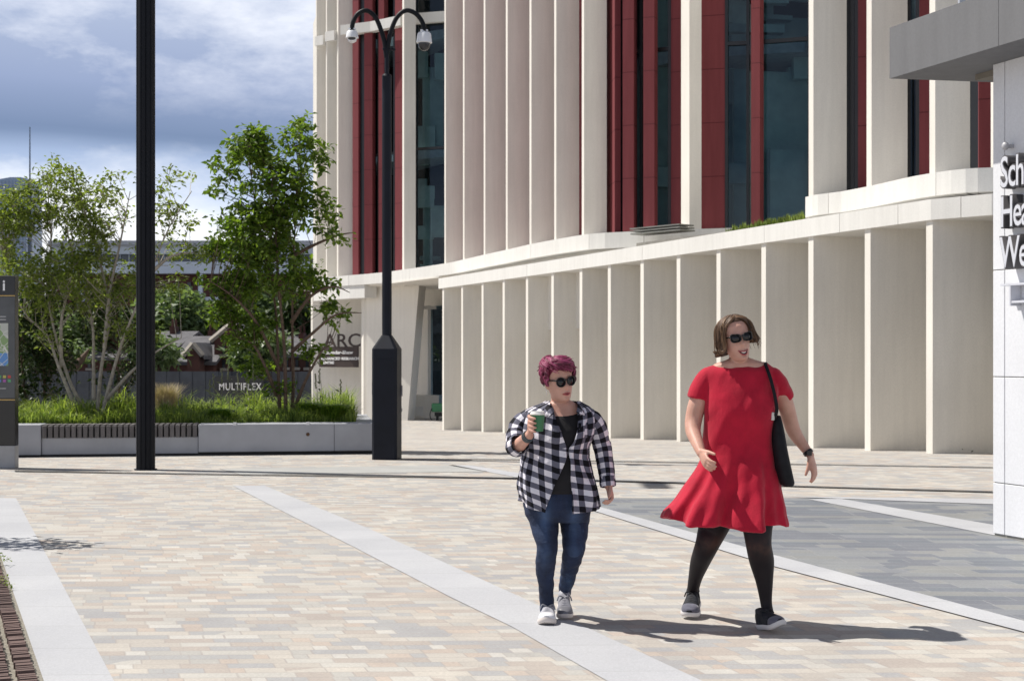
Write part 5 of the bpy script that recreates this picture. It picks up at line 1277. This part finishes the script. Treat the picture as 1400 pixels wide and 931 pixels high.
for y, xl, xr, b, amp in catmull(SK, 4):
    cx_ = (1010+(xl+xr-2020)*.5-PX)/F*D; a_ = (xr-xl)/2/F*D; rg = []; g = (y-606)/110
    for k in range(N):
        t = 2*math.pi*k/N; c, s = math.cos(t), math.sin(t)
        fold = 1.35*amp*(math.sin(9*t+.6+1.0*math.sin(2*t))*.75+.45*math.sin(17*t+2)+.4*math.sin(5*t+1))
        lift = g*g*(.045*max(0, -c)**1.5*1.0) - g*g*.012*math.cos(6*t+1)    # blown up at the viewer's left
        x = cx_+(a_+fold*(.9-.75*min(1, max(0, (abs(c)-.7)/.25))))*c; yy = D-.0+(b+fold)*s-(.02*g)
        rg.append(V(x, yy, CH-(y-HY)/F*D+lift))
    rings.append(rg)
# notch where the left lobe flies behind the hand
loft(bm, rings)
me = remesh(bm, .006, 3)
_c = [v.co.copy() for v in me.vertices]; _n = [v.normal.copy() for v in me.vertices]; _o = []
for c, n in zip(_c, _n):     # drape creases
    k = .011*noise.noise(V(c.x*7+c.z*5, c.y*6, c.z*3.5))+.006*noise.noise(V(c.x*17-c.z*9, c.y*12, c.z*7))
    _o += list(c+n*k)
me.vertices.foreach_set('co', _o); me.update()
obj('dress', me, M_dress, p1_, True)
# hair
M_h1 = hair_mat('brown_hair', (.022, .011, .007), (.065, .034, .019), (.20, .115, .06))
bm = B(); rr = random.Random(5); r_, f_, u_ = fr1
cap = []
for i in range(1, 22):
    v = .05+.949*i/21; rg = []
    for k in range(36):
        ph = 2*math.pi*k/36; fr_ = max(0, math.cos(ph)); vv_ = v
        if fr_ > .45: vv_ = max(v, .62+.25*(fr_-.45))
        rg.append(surf(hc1, fr1, H1, s1, vv_, ph, .010-.009*(fr_ > .3)*max(0, 1-(vv_-.62)/.22)))
    cap.append(rg)
loft(bm, cap, cap=True)
for i in range(460):
    sd = -1 if i % 2 else 1; q = rr.random(); ph = sd*(1.12+1.95*q)           # temple to nape
    p0 = surf(hc1, fr1, H1, s1, .985-.05*q*rr.random(), sd*(.5+2.3*q), .010)
    lf_ = rr.uniform(.004, .010)
    p1 = surf(hc1, fr1, H1, s1, .72, ph*.97, lf_+.006)
    p2 = surf(hc1, fr1, H1, s1, .30, ph, lf_+.008)
    p3 = surf(hc1, fr1, H1, s1, -.04, ph, lf_+.015)
    endv = rr.uniform(-.56, -.40) if sd < 0 else rr.uniform(-.30, -.16)
    out = (r_*math.sin(ph)-f_*max(0, -math.cos(ph))*.7)
    p4 = surf(hc1, fr1, H1, s1, endv+.16, ph, lf_+.021)+out*.006
    fl_ = rr.uniform(.008, .026)*(1.0 if sd < 0 else .5)
    p5 = p4+out*fl_-u_*.014; p6 = p5+out*.012+u_*rr.uniform(.004, .014)
    tube(bm, [p0, p1, p2, p3, p4, p5, p6], [.004, .0085, .0085, .0075, .0065, .005, .0015], 6, 3, flat=.55)
for i in range(70):      # front sweep beside the forehead
    sd = -1 if i % 2 else 1; q = rr.random()
    pts = [surf(hc1, fr1, H1, s1, .97, sd*.3, .010), surf(hc1, fr1, H1, s1, .80-.05*q, sd*(.70+.2*q), .011), surf(hc1, fr1, H1, s1, .48, sd*(1.0+.15*q), .010), surf(hc1, fr1, H1, s1, .12, sd*(1.2+.15*q), .012), surf(hc1, fr1, H1, s1, -.2, sd*(1.3+.15*q), .02)]
    tube(bm, pts, [.004, .007, .008, .007, .003], 6, 3, flat=.55)
for i in range(150):     # from the parting over the brow to the temples
    sd = -1 if i % 2 else 1; q = rr.random()
    pts = [surf(hc1, fr1, H1, s1, .99-.16*q, sd*.12*q-.03, .011), surf(hc1, fr1, H1, s1, .90-.17*q, sd*(.45+.1*q), .014), surf(hc1, fr1, H1, s1, .66-.1*q, sd*(.80+.12*q), .013), surf(hc1, fr1, H1, s1, .34, sd*(1.06+.15*q), .012), surf(hc1, fr1, H1, s1, .0, sd*(1.22+.15*q), .014)]
    tube(bm, pts, [.003, .0065, .007, .006, .002], 6, 3, flat=.5)
for i in range(110):     # loose fine strands
    sd = rr.choice((-1, 1)); ph = sd*rr.uniform(.9, 3.0); l0 = rr.uniform(.018, .03)
    pts = [surf(hc1, fr1, H1, s1, rr.uniform(.85, .97), ph*.8, .014), surf(hc1, fr1, H1, s1, .55, ph, l0), surf(hc1, fr1, H1, s1, .1, ph+rr.uniform(-.1, .1), l0+.014), surf(hc1, fr1, H1, s1, -.2+rr.uniform(-.2, .1), ph+rr.uniform(-.15, .15), l0+rr.uniform(.02, .04))]
    tube(bm, pts, [.0014, .0016, .0016, .0008], 4, 4)
obj('hair', bm, M_h1, p1_, True)
lens_glasses(p1_, hc1, fr1, .031, .0235, .0345, .097*s1, rnd=2.7, wing=.35, tz=.004)
# smile
bm = B(); tm = B(); im = B()
mc = hc1+f_*(.0905*s1)+u_*(-.60*H1)
def arc(w_, h0, h1, off, m_):
    top = []; bot = []
    for i in range(13):
        t = -1+2*i/12; x = w_*t; zc = .010*t*t; top.append(mc+r_*x+u_*(zc+h0*(1-t*t)**.5)+f_*(off-.014*t*t)); bot.append(mc+r_*x+u_*(zc-h1*(1-t*t)**.5)+f_*(off-.014*t*t))
    P = top+list(reversed(bot)); a = [m_.verts.new(p) for p in P[:13]]; b = [m_.verts.new(p) for p in reversed(P[13:])]
    for i in range(12):
        try: m_.faces.new((a[i], b[i], b[i+1], a[i+1]))
        except Exception: pass
arc(.026, .002, .016, .004, im); arc(.022, .0015, .0055, .0055, tm)
obj('mouth', im, M_mouth, p1_, True); obj('teeth', tm, M_teeth, p1_, True)
up_ = [mc+r_*.028*t+u_*(.0105*t*t+.003)+f_*(.006-.015*t*t) for t in (-1, -.6, -.2, .2, .6, 1)]
lo_ = [mc+r_*.028*t+u_*(.0105*t*t-.0165*(1-t*t)**.6)+f_*(.006-.015*t*t) for t in (-1, -.6, -.2, .2, .6, 1)]
tube(bm, up_, [.001, .0028, .0035, .0035, .0028, .001], 8, 3); tube(bm, lo_, [.001, .003, .0042, .0042, .003, .001], 8, 3); obj('lips', bm, M_lips, p1_, True)
# wristband
bm = B(); wc = Q(1104.8, 618.5, 8.13); ax = (Q(1107.5, 622, 8.13)-Q(1098, 609, 8.15)).normalized()
tube(bm, [wc-ax*.011, wc+ax*.011], [.030, .030], 20, 1, roundends=False, flat=.95); e_ = wc-V(0, .028, 0); box(bm, e_, (.03, .012, .03)); bevel(bm, .002)
obj('wristwatch', bm, mat('watch_black', (.015, .013, .015), .3), p1_, True, angle=40)
# shoes
M_shU = cloth('dark_knit_shoe', (.022, .024, .030), .5, 60, .4, 200, .7); M_shS = mat('pale_sole', (.62, .60, .60), .6, .06); M_lace = mat('dark_lace', (.015, .015, .018), .8); M_col = cloth('shoe_lining', (.05, .05, .055)); M_cap = cloth('grey_toe', (.12, .12, .155), .15, 60)
shoe(p1_, 'shoe', Q(949, 824.5, 8.385), Q(942.5, 846.2, 8.185), V(0, .15, 1)+V(.06, 0, 0), (M_shU, M_shS, M_lace, M_col, M_cap), 1.2, 1.25)
shoe(p1_, 'shoe', Q(1041, 858.0, 7.93), Q(1069.5, 858.0, 7.735), V(-.08, -.25, 1), (M_shU, M_shS, M_lace, M_col, M_cap), 1.15, 1.12)
# tote bag hanging from her shoulder
M_bag = cloth('black_canvas', (.010, .010, .013), .25, 25, .35, 260, .75, .5)
bag = thing('tote_bag', Q(1068, 663, 8.02), 'slim black shoulder bag hanging at the side of the woman in red', 'bag')
bm = B(); rings = []
for y, xl, xr, b in catmull([(568, 1056, 1066, .05), (574, 1053.5, 1067.5, .085), (590, 1052, 1070.5, .11), (612, 1053, 1074, .125), (632, 1055.5, 1078, .13), (650, 1059, 1082, .128), (659, 1063, 1084, .115), (663.5, 1069, 1082, .09)], 3):
    Dc = 7.98; cx_ = ((xl+xr)/2-PX)/F*Dc; a_ = (xr-xl)/2/F*Dc; z = CH-(y-HY)/F*Dc
    rings.append([V(cx_+a_*math.copysign(abs(math.cos(t))**.8, math.cos(t)), Dc+.0+b*math.copysign(abs(math.sin(t))**.7, math.sin(t)), z) for t in [2*math.pi*k/24 for k in range(24)]])
loft(bm, rings); obj('bag_body', bm, M_bag, bag, True)
bm = B()
for dy in (0, .03):
    tube(bm, [Q(1058, 574, 7.90+dy), Q(1062, 560, 7.875+dy), Q(1059, 540, 7.858+dy), Q(1054, 520, 7.872+dy), Q(1049, 505, 7.91+dy), Q(1046, 496.5, 7.97), Q(1048, 499, 8.06), Q(1052, 520, 8.13), Q(1058, 550, 8.12), Q(1062, 574, 8.06)], [.0095]*10, 8, 5, flat=.35)
obj('strap', bm, M_bag, bag, True)
bm = B(); c = Q(1056.5, 569, 7.89); box(bm, c, (.018, .01, .045)); bevel(bm, .003); obj('bag_tag', bm, mat('pale_tag', (.6, .58, .55), .4), bag)
# ---------------------------------------------------------------- plaid shirt
D = 8.12
fr2 = hframe(25, 8, 2); hc2 = Q(763.5, 519.5, 8.08); H2 = .122; s2 = .99
bm = B(); head(bm, hc2, fr2, H2, s2)
tube(bm, [Q(768, 568, 8.14), Q(767, 553, 8.13), Q(765, 538, 8.1)], [.064, .053, .052], 18, 4)
stations(bm, [(547, 757, 780, .035), (551, 748, 787, .05), (556, 740, 793, .055), (563, 734, 797, .066), (575, 726, 802, .088), (600, 720, 804, .12), (630, 722, 802, .12), (660, 720, 808, .125), (690, 722, 806, .12), (705, 735, 795, .09)], D)
tube(bm, [Q(730, 574, 8.12), Q(716, 586, 8.12), Q(706, 601, 8.08), Q(708, 609, 8.0), Q(716, 602, 7.93), Q(723.5, 595, 7.87)], [.032, .036, .040, .040, .034, .026], 16, 5)
tube(bm, [Q(798, 574, 8.12), Q(814, 590, 8.14), Q(824, 616, 8.16), Q(829, 640, 8.12), Q(832, 664, 8.08)], [.032, .036, .038, .033, .025], 16, 5)
# right hand hanging, loosely closed
hand(bm, Q(832, 664, 8.08), Q(837.5, 690, 8.03)-Q(832, 664, 8.08), V(-.75, -.2, 0), V(-.25, -1, 0), .92, (.55, .8, .6), .02, .3)
# left hand closed round the cup
CC = Q(735, 577, 7.80); wr_ = Q(723.5, 595, 7.87)
tube(bm, [wr_, Q(725.0, 588, 7.86), Q(724.5, 580, 7.845), Q(724.8, 573, 7.835)], [.026, .034, .034, .028], 14, 4, flat=[.8, .5, .45, .45], up=V(1, 0, 0))
for i, (y, dl) in enumerate(((570.5, .95), (576.5, 1.05), (582.5, 1.0), (588.3, .85))):
    z = CH-(y-HY)/F*7.8; rc = .048-.0022*i
    pts = [V(CC.x+rc*1.0*math.cos(a), CC.y+rc*1.0*math.sin(a), z+.004*(j-1.5)*-1) for j, a in enumerate([math.radians(g) for g in (165, 195, 228*1.0, 232+22*dl)])]
    tube(bm, pts, [.0105, .0098, .009, .0075], 10, 4)
zt = CH-(574-HY)/F*7.8
tube(bm, [Q(724.5, 588, 7.87), V(CC.x-.036, CC.y+.040, zt-.03), V(CC.x-.008, CC.y+.052, zt-.008), V(CC.x+.012, CC.y+.050, zt+.003)], [.015, .0125, .011, .008], 10, 4)
for pts, rad in (([(741, 690, 8.1), (743, 715, 8.08), (747.5, 749, 8.04), (745.5, 779, 8.1), (747, 806, 8.14), (747.5, 820, 8.14)], [.08, .066, .042, .034, .024, .02]),
                 ([(784, 690, 8.16), (783, 715, 8.16), (784, 752, 8.12), (778, 784, 8.24), (773, 798, 8.31), (772, 806, 8.33)], [.08, .066, .042, .032, .022, .02])):
    tube(bm, [Q(*p) for p in pts], rad, 18, 5)
me = remesh(bm, .0046, 3)
p2_ = obj('person', me, M_skin, None, True, label='woman with short magenta hair in a checked shirt and jeans holding a green cup', cat='person'); pivot(p2_, (.28, 8.1, 0))
# t-shirt
bm = B(); stations(bm, [(558, 742, 792, .05), (562, 733, 798, .07), (568, 727, 803, .085), (580, 722, 806, .108), (592, 722, 804, .128), (610, 724, 801, .126), (630, 722, 802, .13), (650, 719, 807, .15), (672, 719, 808, .155)], D, 48, 2.2, .01, 1, .034)
obj('t_shirt', bm, cloth('black_jersey', (.018, .017, .019), .2, 10, .3, wr=.6), p2_, True)
# jeans
def denim():
    m, nt, b = newmat('blue_denim'); nb = NB(nt); tc = nb.n('ShaderNodeTexCoord').outputs['Object']
    f = nb.noise(nb.scalevec(tc, 1, 1, .35), 7, 6, .65); g = nb.noise(nb.scalevec(tc, 1, 1, .15), 260, 2)
    c = nb.ramp(nb.math('ADD', nb.math('MULTIPLY', f, .85), nb.math('MULTIPLY', g, .15)), [(.35, (.005, .009, .026)), (.55, (.012, .024, .065)), (.70, (.045, .085, .17))])
    sp_ = nb.n('ShaderNodeSeparateXYZ'); nb.link(tc, sp_.inputs[0])
    def bell(o_, c0, w0): return nb.math('POWER', 2.718, nb.math('MULTIPLY', nb.math('POWER', nb.math('DIVIDE', nb.math('SUBTRACT', o_, c0), w0), 2), -1))
    zb = nb.math('MAXIMUM', bell(sp_.outputs[2], .63, .14), nb.math('MULTIPLY', bell(sp_.outputs[2], .40, .07), .6))
    fx = nb.math('ADD', bell(sp_.outputs[0], -.095, .035), bell(sp_.outputs[0], .075, .035))
    fd = nb.math('MULTIPLY', nb.math('MULTIPLY', zb, fx), nb.math('LESS_THAN', sp_.outputs[1], -.03))
    c = nb.mix(nb.math('MULTIPLY', nb.math('MULTIPLY', fd, .75), nb.ramp(f, [(.3, (.4, .4, .4)), (.65, (1, 1, 1))])), c, (.075, .135, .27))
    nb.link(c, b.inputs['Base Color']); b.inputs['Roughness'].default_value = .85
    bn = nb.n('ShaderNodeBump'); bn.inputs['Strength'].default_value = .6; bn.inputs['Distance'].default_value = .012; nb.link(nb.noise(nb.scalevec(tc, 1, 1, 2.2), 18, 4), bn.inputs['Height']); nb.link(bn.outputs[0], b.inputs['Normal']); return m
bm = B(); stations(bm, [(652, 724, 800, .135), (668, 718, 806, .145), (685, 715.5, 808.5, .15), (700, 717, 808, .14), (712, 722, 805, .11)], D, 48, 2.2)
for pts, rad in (([(741, 690, 8.1), (743, 708, 8.09), (746, 730, 8.06), (748, 750, 8.04), (745.5, 775, 8.1), (746.5, 800, 8.14), (748, 834, 8.17)], [.098, .088, .072, .0600, .056, .045, .040]),
                 ([(784.5, 690, 8.16), (785.5, 708, 8.16), (785.5, 730, 8.13), (784, 752, 8.12), (778.5, 778, 8.22), (772, 809, 8.33)], [.098, .089, .075, .063, .051, .038])):
    bm2 = [Q(*p) for p in pts]; tube(bm, bm2, rad, 22, 6)
me = remesh(bm, .006, 3)
_c = [v.co.copy() for v in me.vertices]; _n = [v.normal.copy() for v in me.vertices]   # creases in the cloth
me.vertices.foreach_set('co', [k for c, n in zip(_c, _n) for k in (c+n*.005*noise.noise(V(c.x*9, c.y*9, c.z*30)))]); me.update()
jn = obj('jeans', me, denim(), p2_, True)   # worn paler on thighs and knees
bm = B(); 
c = Q(767, 663, 7.985); tube(bm, [c, c-V(0, .012, 0)], [.011, .011], 12, 1, roundends=False); obj('button', bm, mat('copper_button', (.4, .38, .36), .3, metal=.8), jn)
# checked shirt
def plaid():
    m, nt, b = newmat('checked_cotton'); nb = NB(nt); uv = nb.n('ShaderNodeUVMap').outputs[0]
    s = nb.n('ShaderNodeSeparateXYZ'); nb.link(uv, s.inputs[0]); P = .066
    def stripe(x):
        f = nb.math('FRACT', nb.math('DIVIDE', x, P)); return nb.math('LESS_THAN', f, .5)
    A, C_ = stripe(s.outputs[0]), stripe(s.outputs[1])
    one = nb.math('MAXIMUM', A, C_); two = nb.math('MULTIPLY', A, C_)
    tc = nb.n('ShaderNodeTexCoord').outputs['Object']
    wh = nb.ramp(nb.noise(tc, 6, 3), [(.35, (.66, .66, .74)), (.65, (.76, .72, .76))])
    c = nb.mix(one, wh, (.13, .13, .17)); c = nb.mix(two, c, (.008, .008, .012))
    nb.link(c, b.inputs['Base Color']); b.inputs['Roughness'].default_value = .85; b.inputs['Specular IOR Level'].default_value = .2
    bn = nb.n('ShaderNodeBump'); bn.inputs['Strength'].default_value = .5; bn.inputs['Distance'].default_value = .012; nb.link(nb.noise(tc, 22, 4), bn.inputs['Height']); nb.link(bn.outputs[0], b.inputs['Normal']); return m
M_pl = plaid()
def loft_uv(bm, rings, us, vs, closed=False, solid=True):
    """us[i][j], vs[i][j] in metres"""
    uvl = bm.loops.layers.uv.verify(); R = [[bm.verts.new(p) for p in r] for r in rings]; n = len(R[0])
    for i in range(len(R)-1):
        for j in range(n-1):
            f = bm.faces.new((R[i][j], R[i][j+1], R[i+1][j+1], R[i+1][j]))
            for lp_, (a, b) in zip(f.loops, ((i, j), (i, j+1), (i+1, j+1), (i+1, j))): lp_[uvl].uv = (us[a][b], vs[a][b])
def solidify(o, th, off=-1):
    md = o.modifiers.new('thickness', 'SOLIDIFY'); md.thickness = th; md.offset = off; return o
SH = [(549, 747, 791, .048, 753, 787), (552.5, 739, 797, .060, 754, 788), (557, 727, 805, .074, 756, 788.5), (563, 716, 810, .092, 758, 788), (572, 713, 812, .115, 760, 788), (582, 711, 812, .135, 763, 786.5), (592, 711, 811, .148, 766, 784), (602, 712, 808, .150, 769.5, 781), (611, 713.5, 806, .146, 773, 776.5), (618, 713.5, 806, .146, 773.2, 775.8), (628, 713, 807, .150, 770, 777), (640, 711.5, 809, .157, 765.5, 777.5), (652, 710, 812, .165, 761, 778), (665, 709, 815, .172, 756, 778.5), (678, 709.5, 817, .178, 751.5, 779), (690, 711, 818, .182, 747.5, 779), (698, 712, 818.5, .184, 745.5, 779)]
rings, us, vs = [], [], []; NS = 96
for y, xl, xr, b, ol, orr in catmull(SH, 4):
    a_ = (xr-xl)/2/F*D; cx_ = ((xl+xr)/2-PX)/F*D; z0 = CH-(y-HY)/F*D
    cxp = (xl+xr)/2; hwp = (xr-xl)/2
    pr = math.asin(max(-.98, min(.98, (orr-cxp)/hwp))); plf = math.asin(max(-.98, min(.98, (ol-cxp)/hwp)))+2*math.pi
    rg, ur, vr = [], [], []; low = max(0, (y-640)/58)
    for j in range(NS):
        ph = pr+(plf-pr)*j/(NS-1); s, c = math.sin(ph), math.cos(ph)
        wr = .016*noise.noise(V(s*3.2, c*3.2, z0*7))+.012*noise.noise(V(s*7, c*7, z0*8+5))
        wr += low*(.012*math.sin(7*ph+1)+.006*math.sin(15*ph))
        if abs(y-614) < 12: wr += -.004
        e = .92; x = (a_+wr)*math.copysign(abs(s)**e, s); yy = -(b+wr)*math.copysign(abs(c)**e, c)
        lift = low**2*(.055*abs(s)**2.2) if s < 0 else low**2*.018*abs(s)**2.5
        z = z0+lift
        rg.append(V(cx_+x, D+yy, z)); 
        side = .14 if s < 0 and c > 0 else 0
        ur.append(.175*(ph-math.pi)); vr.append(z0+lift*0+(.35*(x) if (s < 0 and c > -.2 and y > 612) else (0.18*x if c > 0 and y > 612 else -.25*abs(x) if c > 0 else 0)))
    rings.append(rg); us.append(ur); vs.append(vr)
bm = B(); loft_uv(bm, rings, us, vs); sh = obj('shirt', bm, M_pl, p2_, True); solidify(sh, .004)
def sleeve(pts, rad, nm='sleeve', par=None, wr=.006):
    n = 36; rows = [(*p, r) for p, r in zip(pts, rad)]; sm = catmull(rows, 8); P = [Vector(s[:3]) for s in sm]; rings, us, vs = [], [], []; u = V(0, -1, 0); L_ = 0
    for i, p in enumerate(P):
        T = (P[min(i+1, len(P)-1)]-P[max(i-1, 0)]).normalized(); u = (u-T*u.dot(T)).normalized(); w = T.cross(u)
        if i: L_ += (p-P[i-1]).length
        rg = []
        for k in range(n+1):
            t = 2*math.pi*k/n; q = sm[i][3]+wr*(1.2*noise.noise(V(math.cos(t)*2, math.sin(t)*2, L_*16))+.8*noise.noise(V(math.cos(t)*4, math.sin(t)*4, L_*40)))
            rg.append(p+(w*math.cos(t)+u*math.sin(t))*q)
        rings.append(rg); us.append([2*math.pi*k/n*.052 for k in range(n+1)]); vs.append([L_]*(n+1))
    bm = B(); loft_uv(bm, rings, us, vs); bmesh.ops.remove_doubles(bm, verts=bm.verts, dist=1e-5); bmesh.ops.recalc_face_normals(bm, faces=bm.faces); o = obj(nm, bm, M_pl, par or p2_, True); solidify(o, .004, 0); return o
s1_ = sleeve([Q(741, 567, 8.12), Q(728, 569.5, 8.12), Q(715, 578, 8.12), Q(706.5, 594, 8.09), Q(706, 607, 8.02)], [.034, .050, .058, .058, .052])
sleeve([Q(703, 611, 8.03), Q(706.5, 609.5, 8.0), Q(711, 606.5, 7.965)], [.054, .058, .053], 'cuff', s1_, .003)
s2_ = sleeve([Q(790, 567, 8.12), Q(802, 569.5, 8.12), Q(814.5, 582, 8.14), Q(822.5, 608, 8.16), Q(827.5, 635, 8.13), Q(830.5, 659, 8.09)], [.034, .050, .055, .052, .046, .040])
sleeve([Q(829.8, 652, 8.10), Q(830.8, 660, 8.09), Q(831.4, 665, 8.085)], [.043, .0445, .042], 'cuff', s2_, .002)
# collar
for sd, pts in ((-1, [(752, 549.5, 8.17), (748.5, 551, 8.09), (753, 557, 8.02), (757, 566, 7.985)]), (1, [(783, 548, 8.17), (788.5, 550, 8.09), (789.5, 556, 8.02), (788, 564, 7.985)])):
    P = [Q(*p) for p in pts]; sm = catmull([tuple(p) for p in P], 5); rings, us, vs = [], [], []
    for i, q in enumerate(sm):
        q = Vector(q); t = i/(len(sm)-1); out = V(sd*(.026+.018*t), -.012, -.028-.01*math.sin(math.pi*t))*(1 if t < .85 else .6)
        rings.append([q, q+out*.3+V(0, -.01, .004), q+out]); us.append([t*.14]*3); vs.append([0, .02, .05])
    bm = B(); loft_uv(bm, rings, us, vs); o = obj('collar', bm, M_pl, sh, True); solidify(o, .004, 0)
# chest pocket flap on the viewer's right
bm = B(); rings = []; us = []; vs = []
for i in range(5):
    y = 577+i*5; rg = []
    for j in range(6):
        x = 789.5+j*3.2; cxp = 761.5; hwp = 50.5; s = (x-cxp)/hwp; bb = np.interp(y, [575, 592, 602], [.122, .148, .150]); rg.append(V((x-PX)/F*D, D-(bb+.010)*math.sqrt(max(.05, 1-abs(s)**2.2)), CH-(y-HY)/F*D))
    rings.append(rg); us.append([.018+j*.013 for j in range(6)]); vs.append([i*.0208]*6)
loft_uv(bm, rings, us, vs); o = obj('pocket', bm, M_pl, sh, True); solidify(o, .003, 0)
# hair: short crop swept to the viewer's right
M_h2 = hair_mat('magenta_hair', (.055, .006, .018), (.16, .016, .05), (.34, .06, .15))
bm = B(); rr = random.Random(9); r_, f_, u_ = fr2; cap = []
for i in range(1, 22):
    v = .08+.91*i/21; rg = []
    for k in range(36):
        ph = 2*math.pi*k/36; fc = max(0, math.cos(ph)); vv_ = v
        if fc > .3: vv_ = max(v, .50+.25*(fc-.3))
        rg.append(surf(hc2, fr2, H2, s2, vv_, ph, .010+.008*max(0, v)))
    cap.append(rg)
loft(bm, cap)
def swirl(v0, ph0, v1, ph1, l0, l1, n=4, r0=.007):
    pts = [surf(hc2, fr2, H2, s2, v0+(v1-v0)*t/n, ph0+(ph1-ph0)*t/n, l0+(l1-l0)*(t/n)+.008*math.sin(math.pi*t/n)) for t in range(n+1)]
    tube(bm, pts, [r0*.7, r0, r0, r0*.8, .0015], 6, 3, flat=.6)
for i in range(240):     # top, brushed forward and to one side
    v0 = rr.uniform(.72, .97); p0 = rr.uniform(-3.1, -.2); swirl(v0, p0, rr.uniform(.55, .86), p0+rr.uniform(.5, 1.3) if p0 < -1.2 else rr.uniform(.2, 1.3), rr.uniform(.014, .026), rr.uniform(.016, .032))
for i in range(120):     # fringe falling over the forehead
    p0 = rr.uniform(-1.0, .4); swirl(rr.uniform(.8, .95), p0, rr.uniform(.30, .55) if p0 > -.3 else rr.uniform(.42, .6), p0+rr.uniform(.3, .9), .018, rr.uniform(.008, .016))
for i in range(200):     # sides and back, short
    p0 = rr.choice((-1, 1))*rr.uniform(1.15, 3.1); v0 = rr.uniform(.1, .7); swirl(v0, p0, v0-rr.uniform(.18, .36) if abs(p0) > 1.5 else v0-.28, p0+rr.uniform(-.15, .1)*1.0, .012+.012*v0, rr.uniform(.006, .02), 4, .0065)
for i in range(160):     # loose fine tips
    ph = rr.uniform(-3.1, 3.1); v0 = rr.uniform(.45, .95); l0 = rr.uniform(.02, .03)
    pts = [surf(hc2, fr2, H2, s2, v0, ph, .014), surf(hc2, fr2, H2, s2, v0-.06, ph+.15, l0), surf(hc2, fr2, H2, s2, max(.1, v0-.15), ph+.35, l0+rr.uniform(.004, .016))]
    tube(bm, pts, [.0018, .0018, .0008], 4, 3)
obj('hair', bm, M_h2, p2_, True)
lens_glasses(p2_, hc2, fr2, .0275, .0275, .0325, .095*s2, rnd=2.05, wing=.08, tz=-.004)
bm = B(); mc = hc2+f_*(.0895*s2)+u_*(-.585*H2)
tube(bm, [mc+r_*.025*t+u_*(.003-.004*abs(t))+f_*(.0035-.010*t*t) for t in (-1, -.4, 0, .4, 1)], [.001, .0035, .003, .0035, .001], 8, 3)
tube(bm, [mc+r_*.024*t+u_*(-.0085+.005*abs(t))+f_*(.003-.010*t*t) for t in (-1, -.4, 0, .4, 1)], [.001, .004, .0045, .004, .001], 8, 3); obj('lips', bm, M_lips, p2_, True)
bm = B(); ellipsoid(bm, mc+u_*-.003+f_*.0005, (.013, .004, .003), Matrix((r_, f_, u_)).transposed(), 10, 6); obj('mouth', bm, M_mouth, p2_, True)
bm = B(); e_ = hc2-r_*.081-f_*.004-u_*(.12*H2+.045); tube(bm, [e_+u_*.012, e_, e_-u_*.012], [.002, .003, .002], 6, 2); obj('earring', bm, mat('silver', (.6, .6, .6), .25, metal=.9), p2_)
bm = B(); ax = (Q(723.5, 595, 7.87)-Q(716, 602, 7.93)).normalized()
for k in range(3): c = Q(721.3, 597, 7.885)+ax*(.012*k-.008); tube(bm, [c-ax*.003, c+ax*.003], [.0335, .0335], 18, 1, roundends=False)
obj('bracelet', bm, mat('dark_beads', (.07, .09, .10), .4), p2_)
M_sw = cloth('white_trainer', (.40, .40, .44), .08, 40); M_sg = cloth('grey_trainer', (.23, .23, .26), .15, 40); M_so = mat('trainer_sole', (.66, .60, .56), .6, .06); M_lw = mat('grey_lace', (.25, .25, .28), .8)
shoe(p2_, 'shoe', Q(750, 848.5, 8.20), Q(747, 854.2, 7.985), V(0, 0, 1), (M_sw, M_so, M_lw, M_sg, mat('white_toe', (.7, .7, .73), .5, .05)), 1.12, 1.12)
shoe(p2_, 'shoe', Q(770.5, 827.5, 8.345), Q(772.5, 848.0, 8.165), V(0, .15, 1), (M_sg, M_so, M_lw, M_sw, mat('grey_toe_cap', (.14, .14, .16), .5, .05)), 1.05, 1.1)
# coffee cup
cup = thing('paper_cup', (CC.x, CC.y, CH-(589-HY)/F*7.8), 'green paper coffee cup with a white lid held up by the woman in checks', 'cup')
z0 = CH-(589.5-HY)/F*7.8; z1 = CH-(566.5-HY)/F*7.8
bm = B(); lathe(bm, V(CC.x, CC.y, 0), [(.0295, z0), (.031, z0+.002), (.0395, z1)], 32); obj('cup_body', bm, mat('green_paper', (.035, .17, .075), .5, .05), cup, True, angle=40)
bm = B(); lathe(bm, V(CC.x, CC.y, 0), [(.040, z1-.002), (.0425, z1), (.0425, z1+.006), (.039, z1+.008), (.037, z1+.017), (.033, z1+.018), (.032, z1+.014)], 32); obj('lid', bm, mat('white_lid', (.78, .77, .73), .4, .03), cup, True, angle=40)
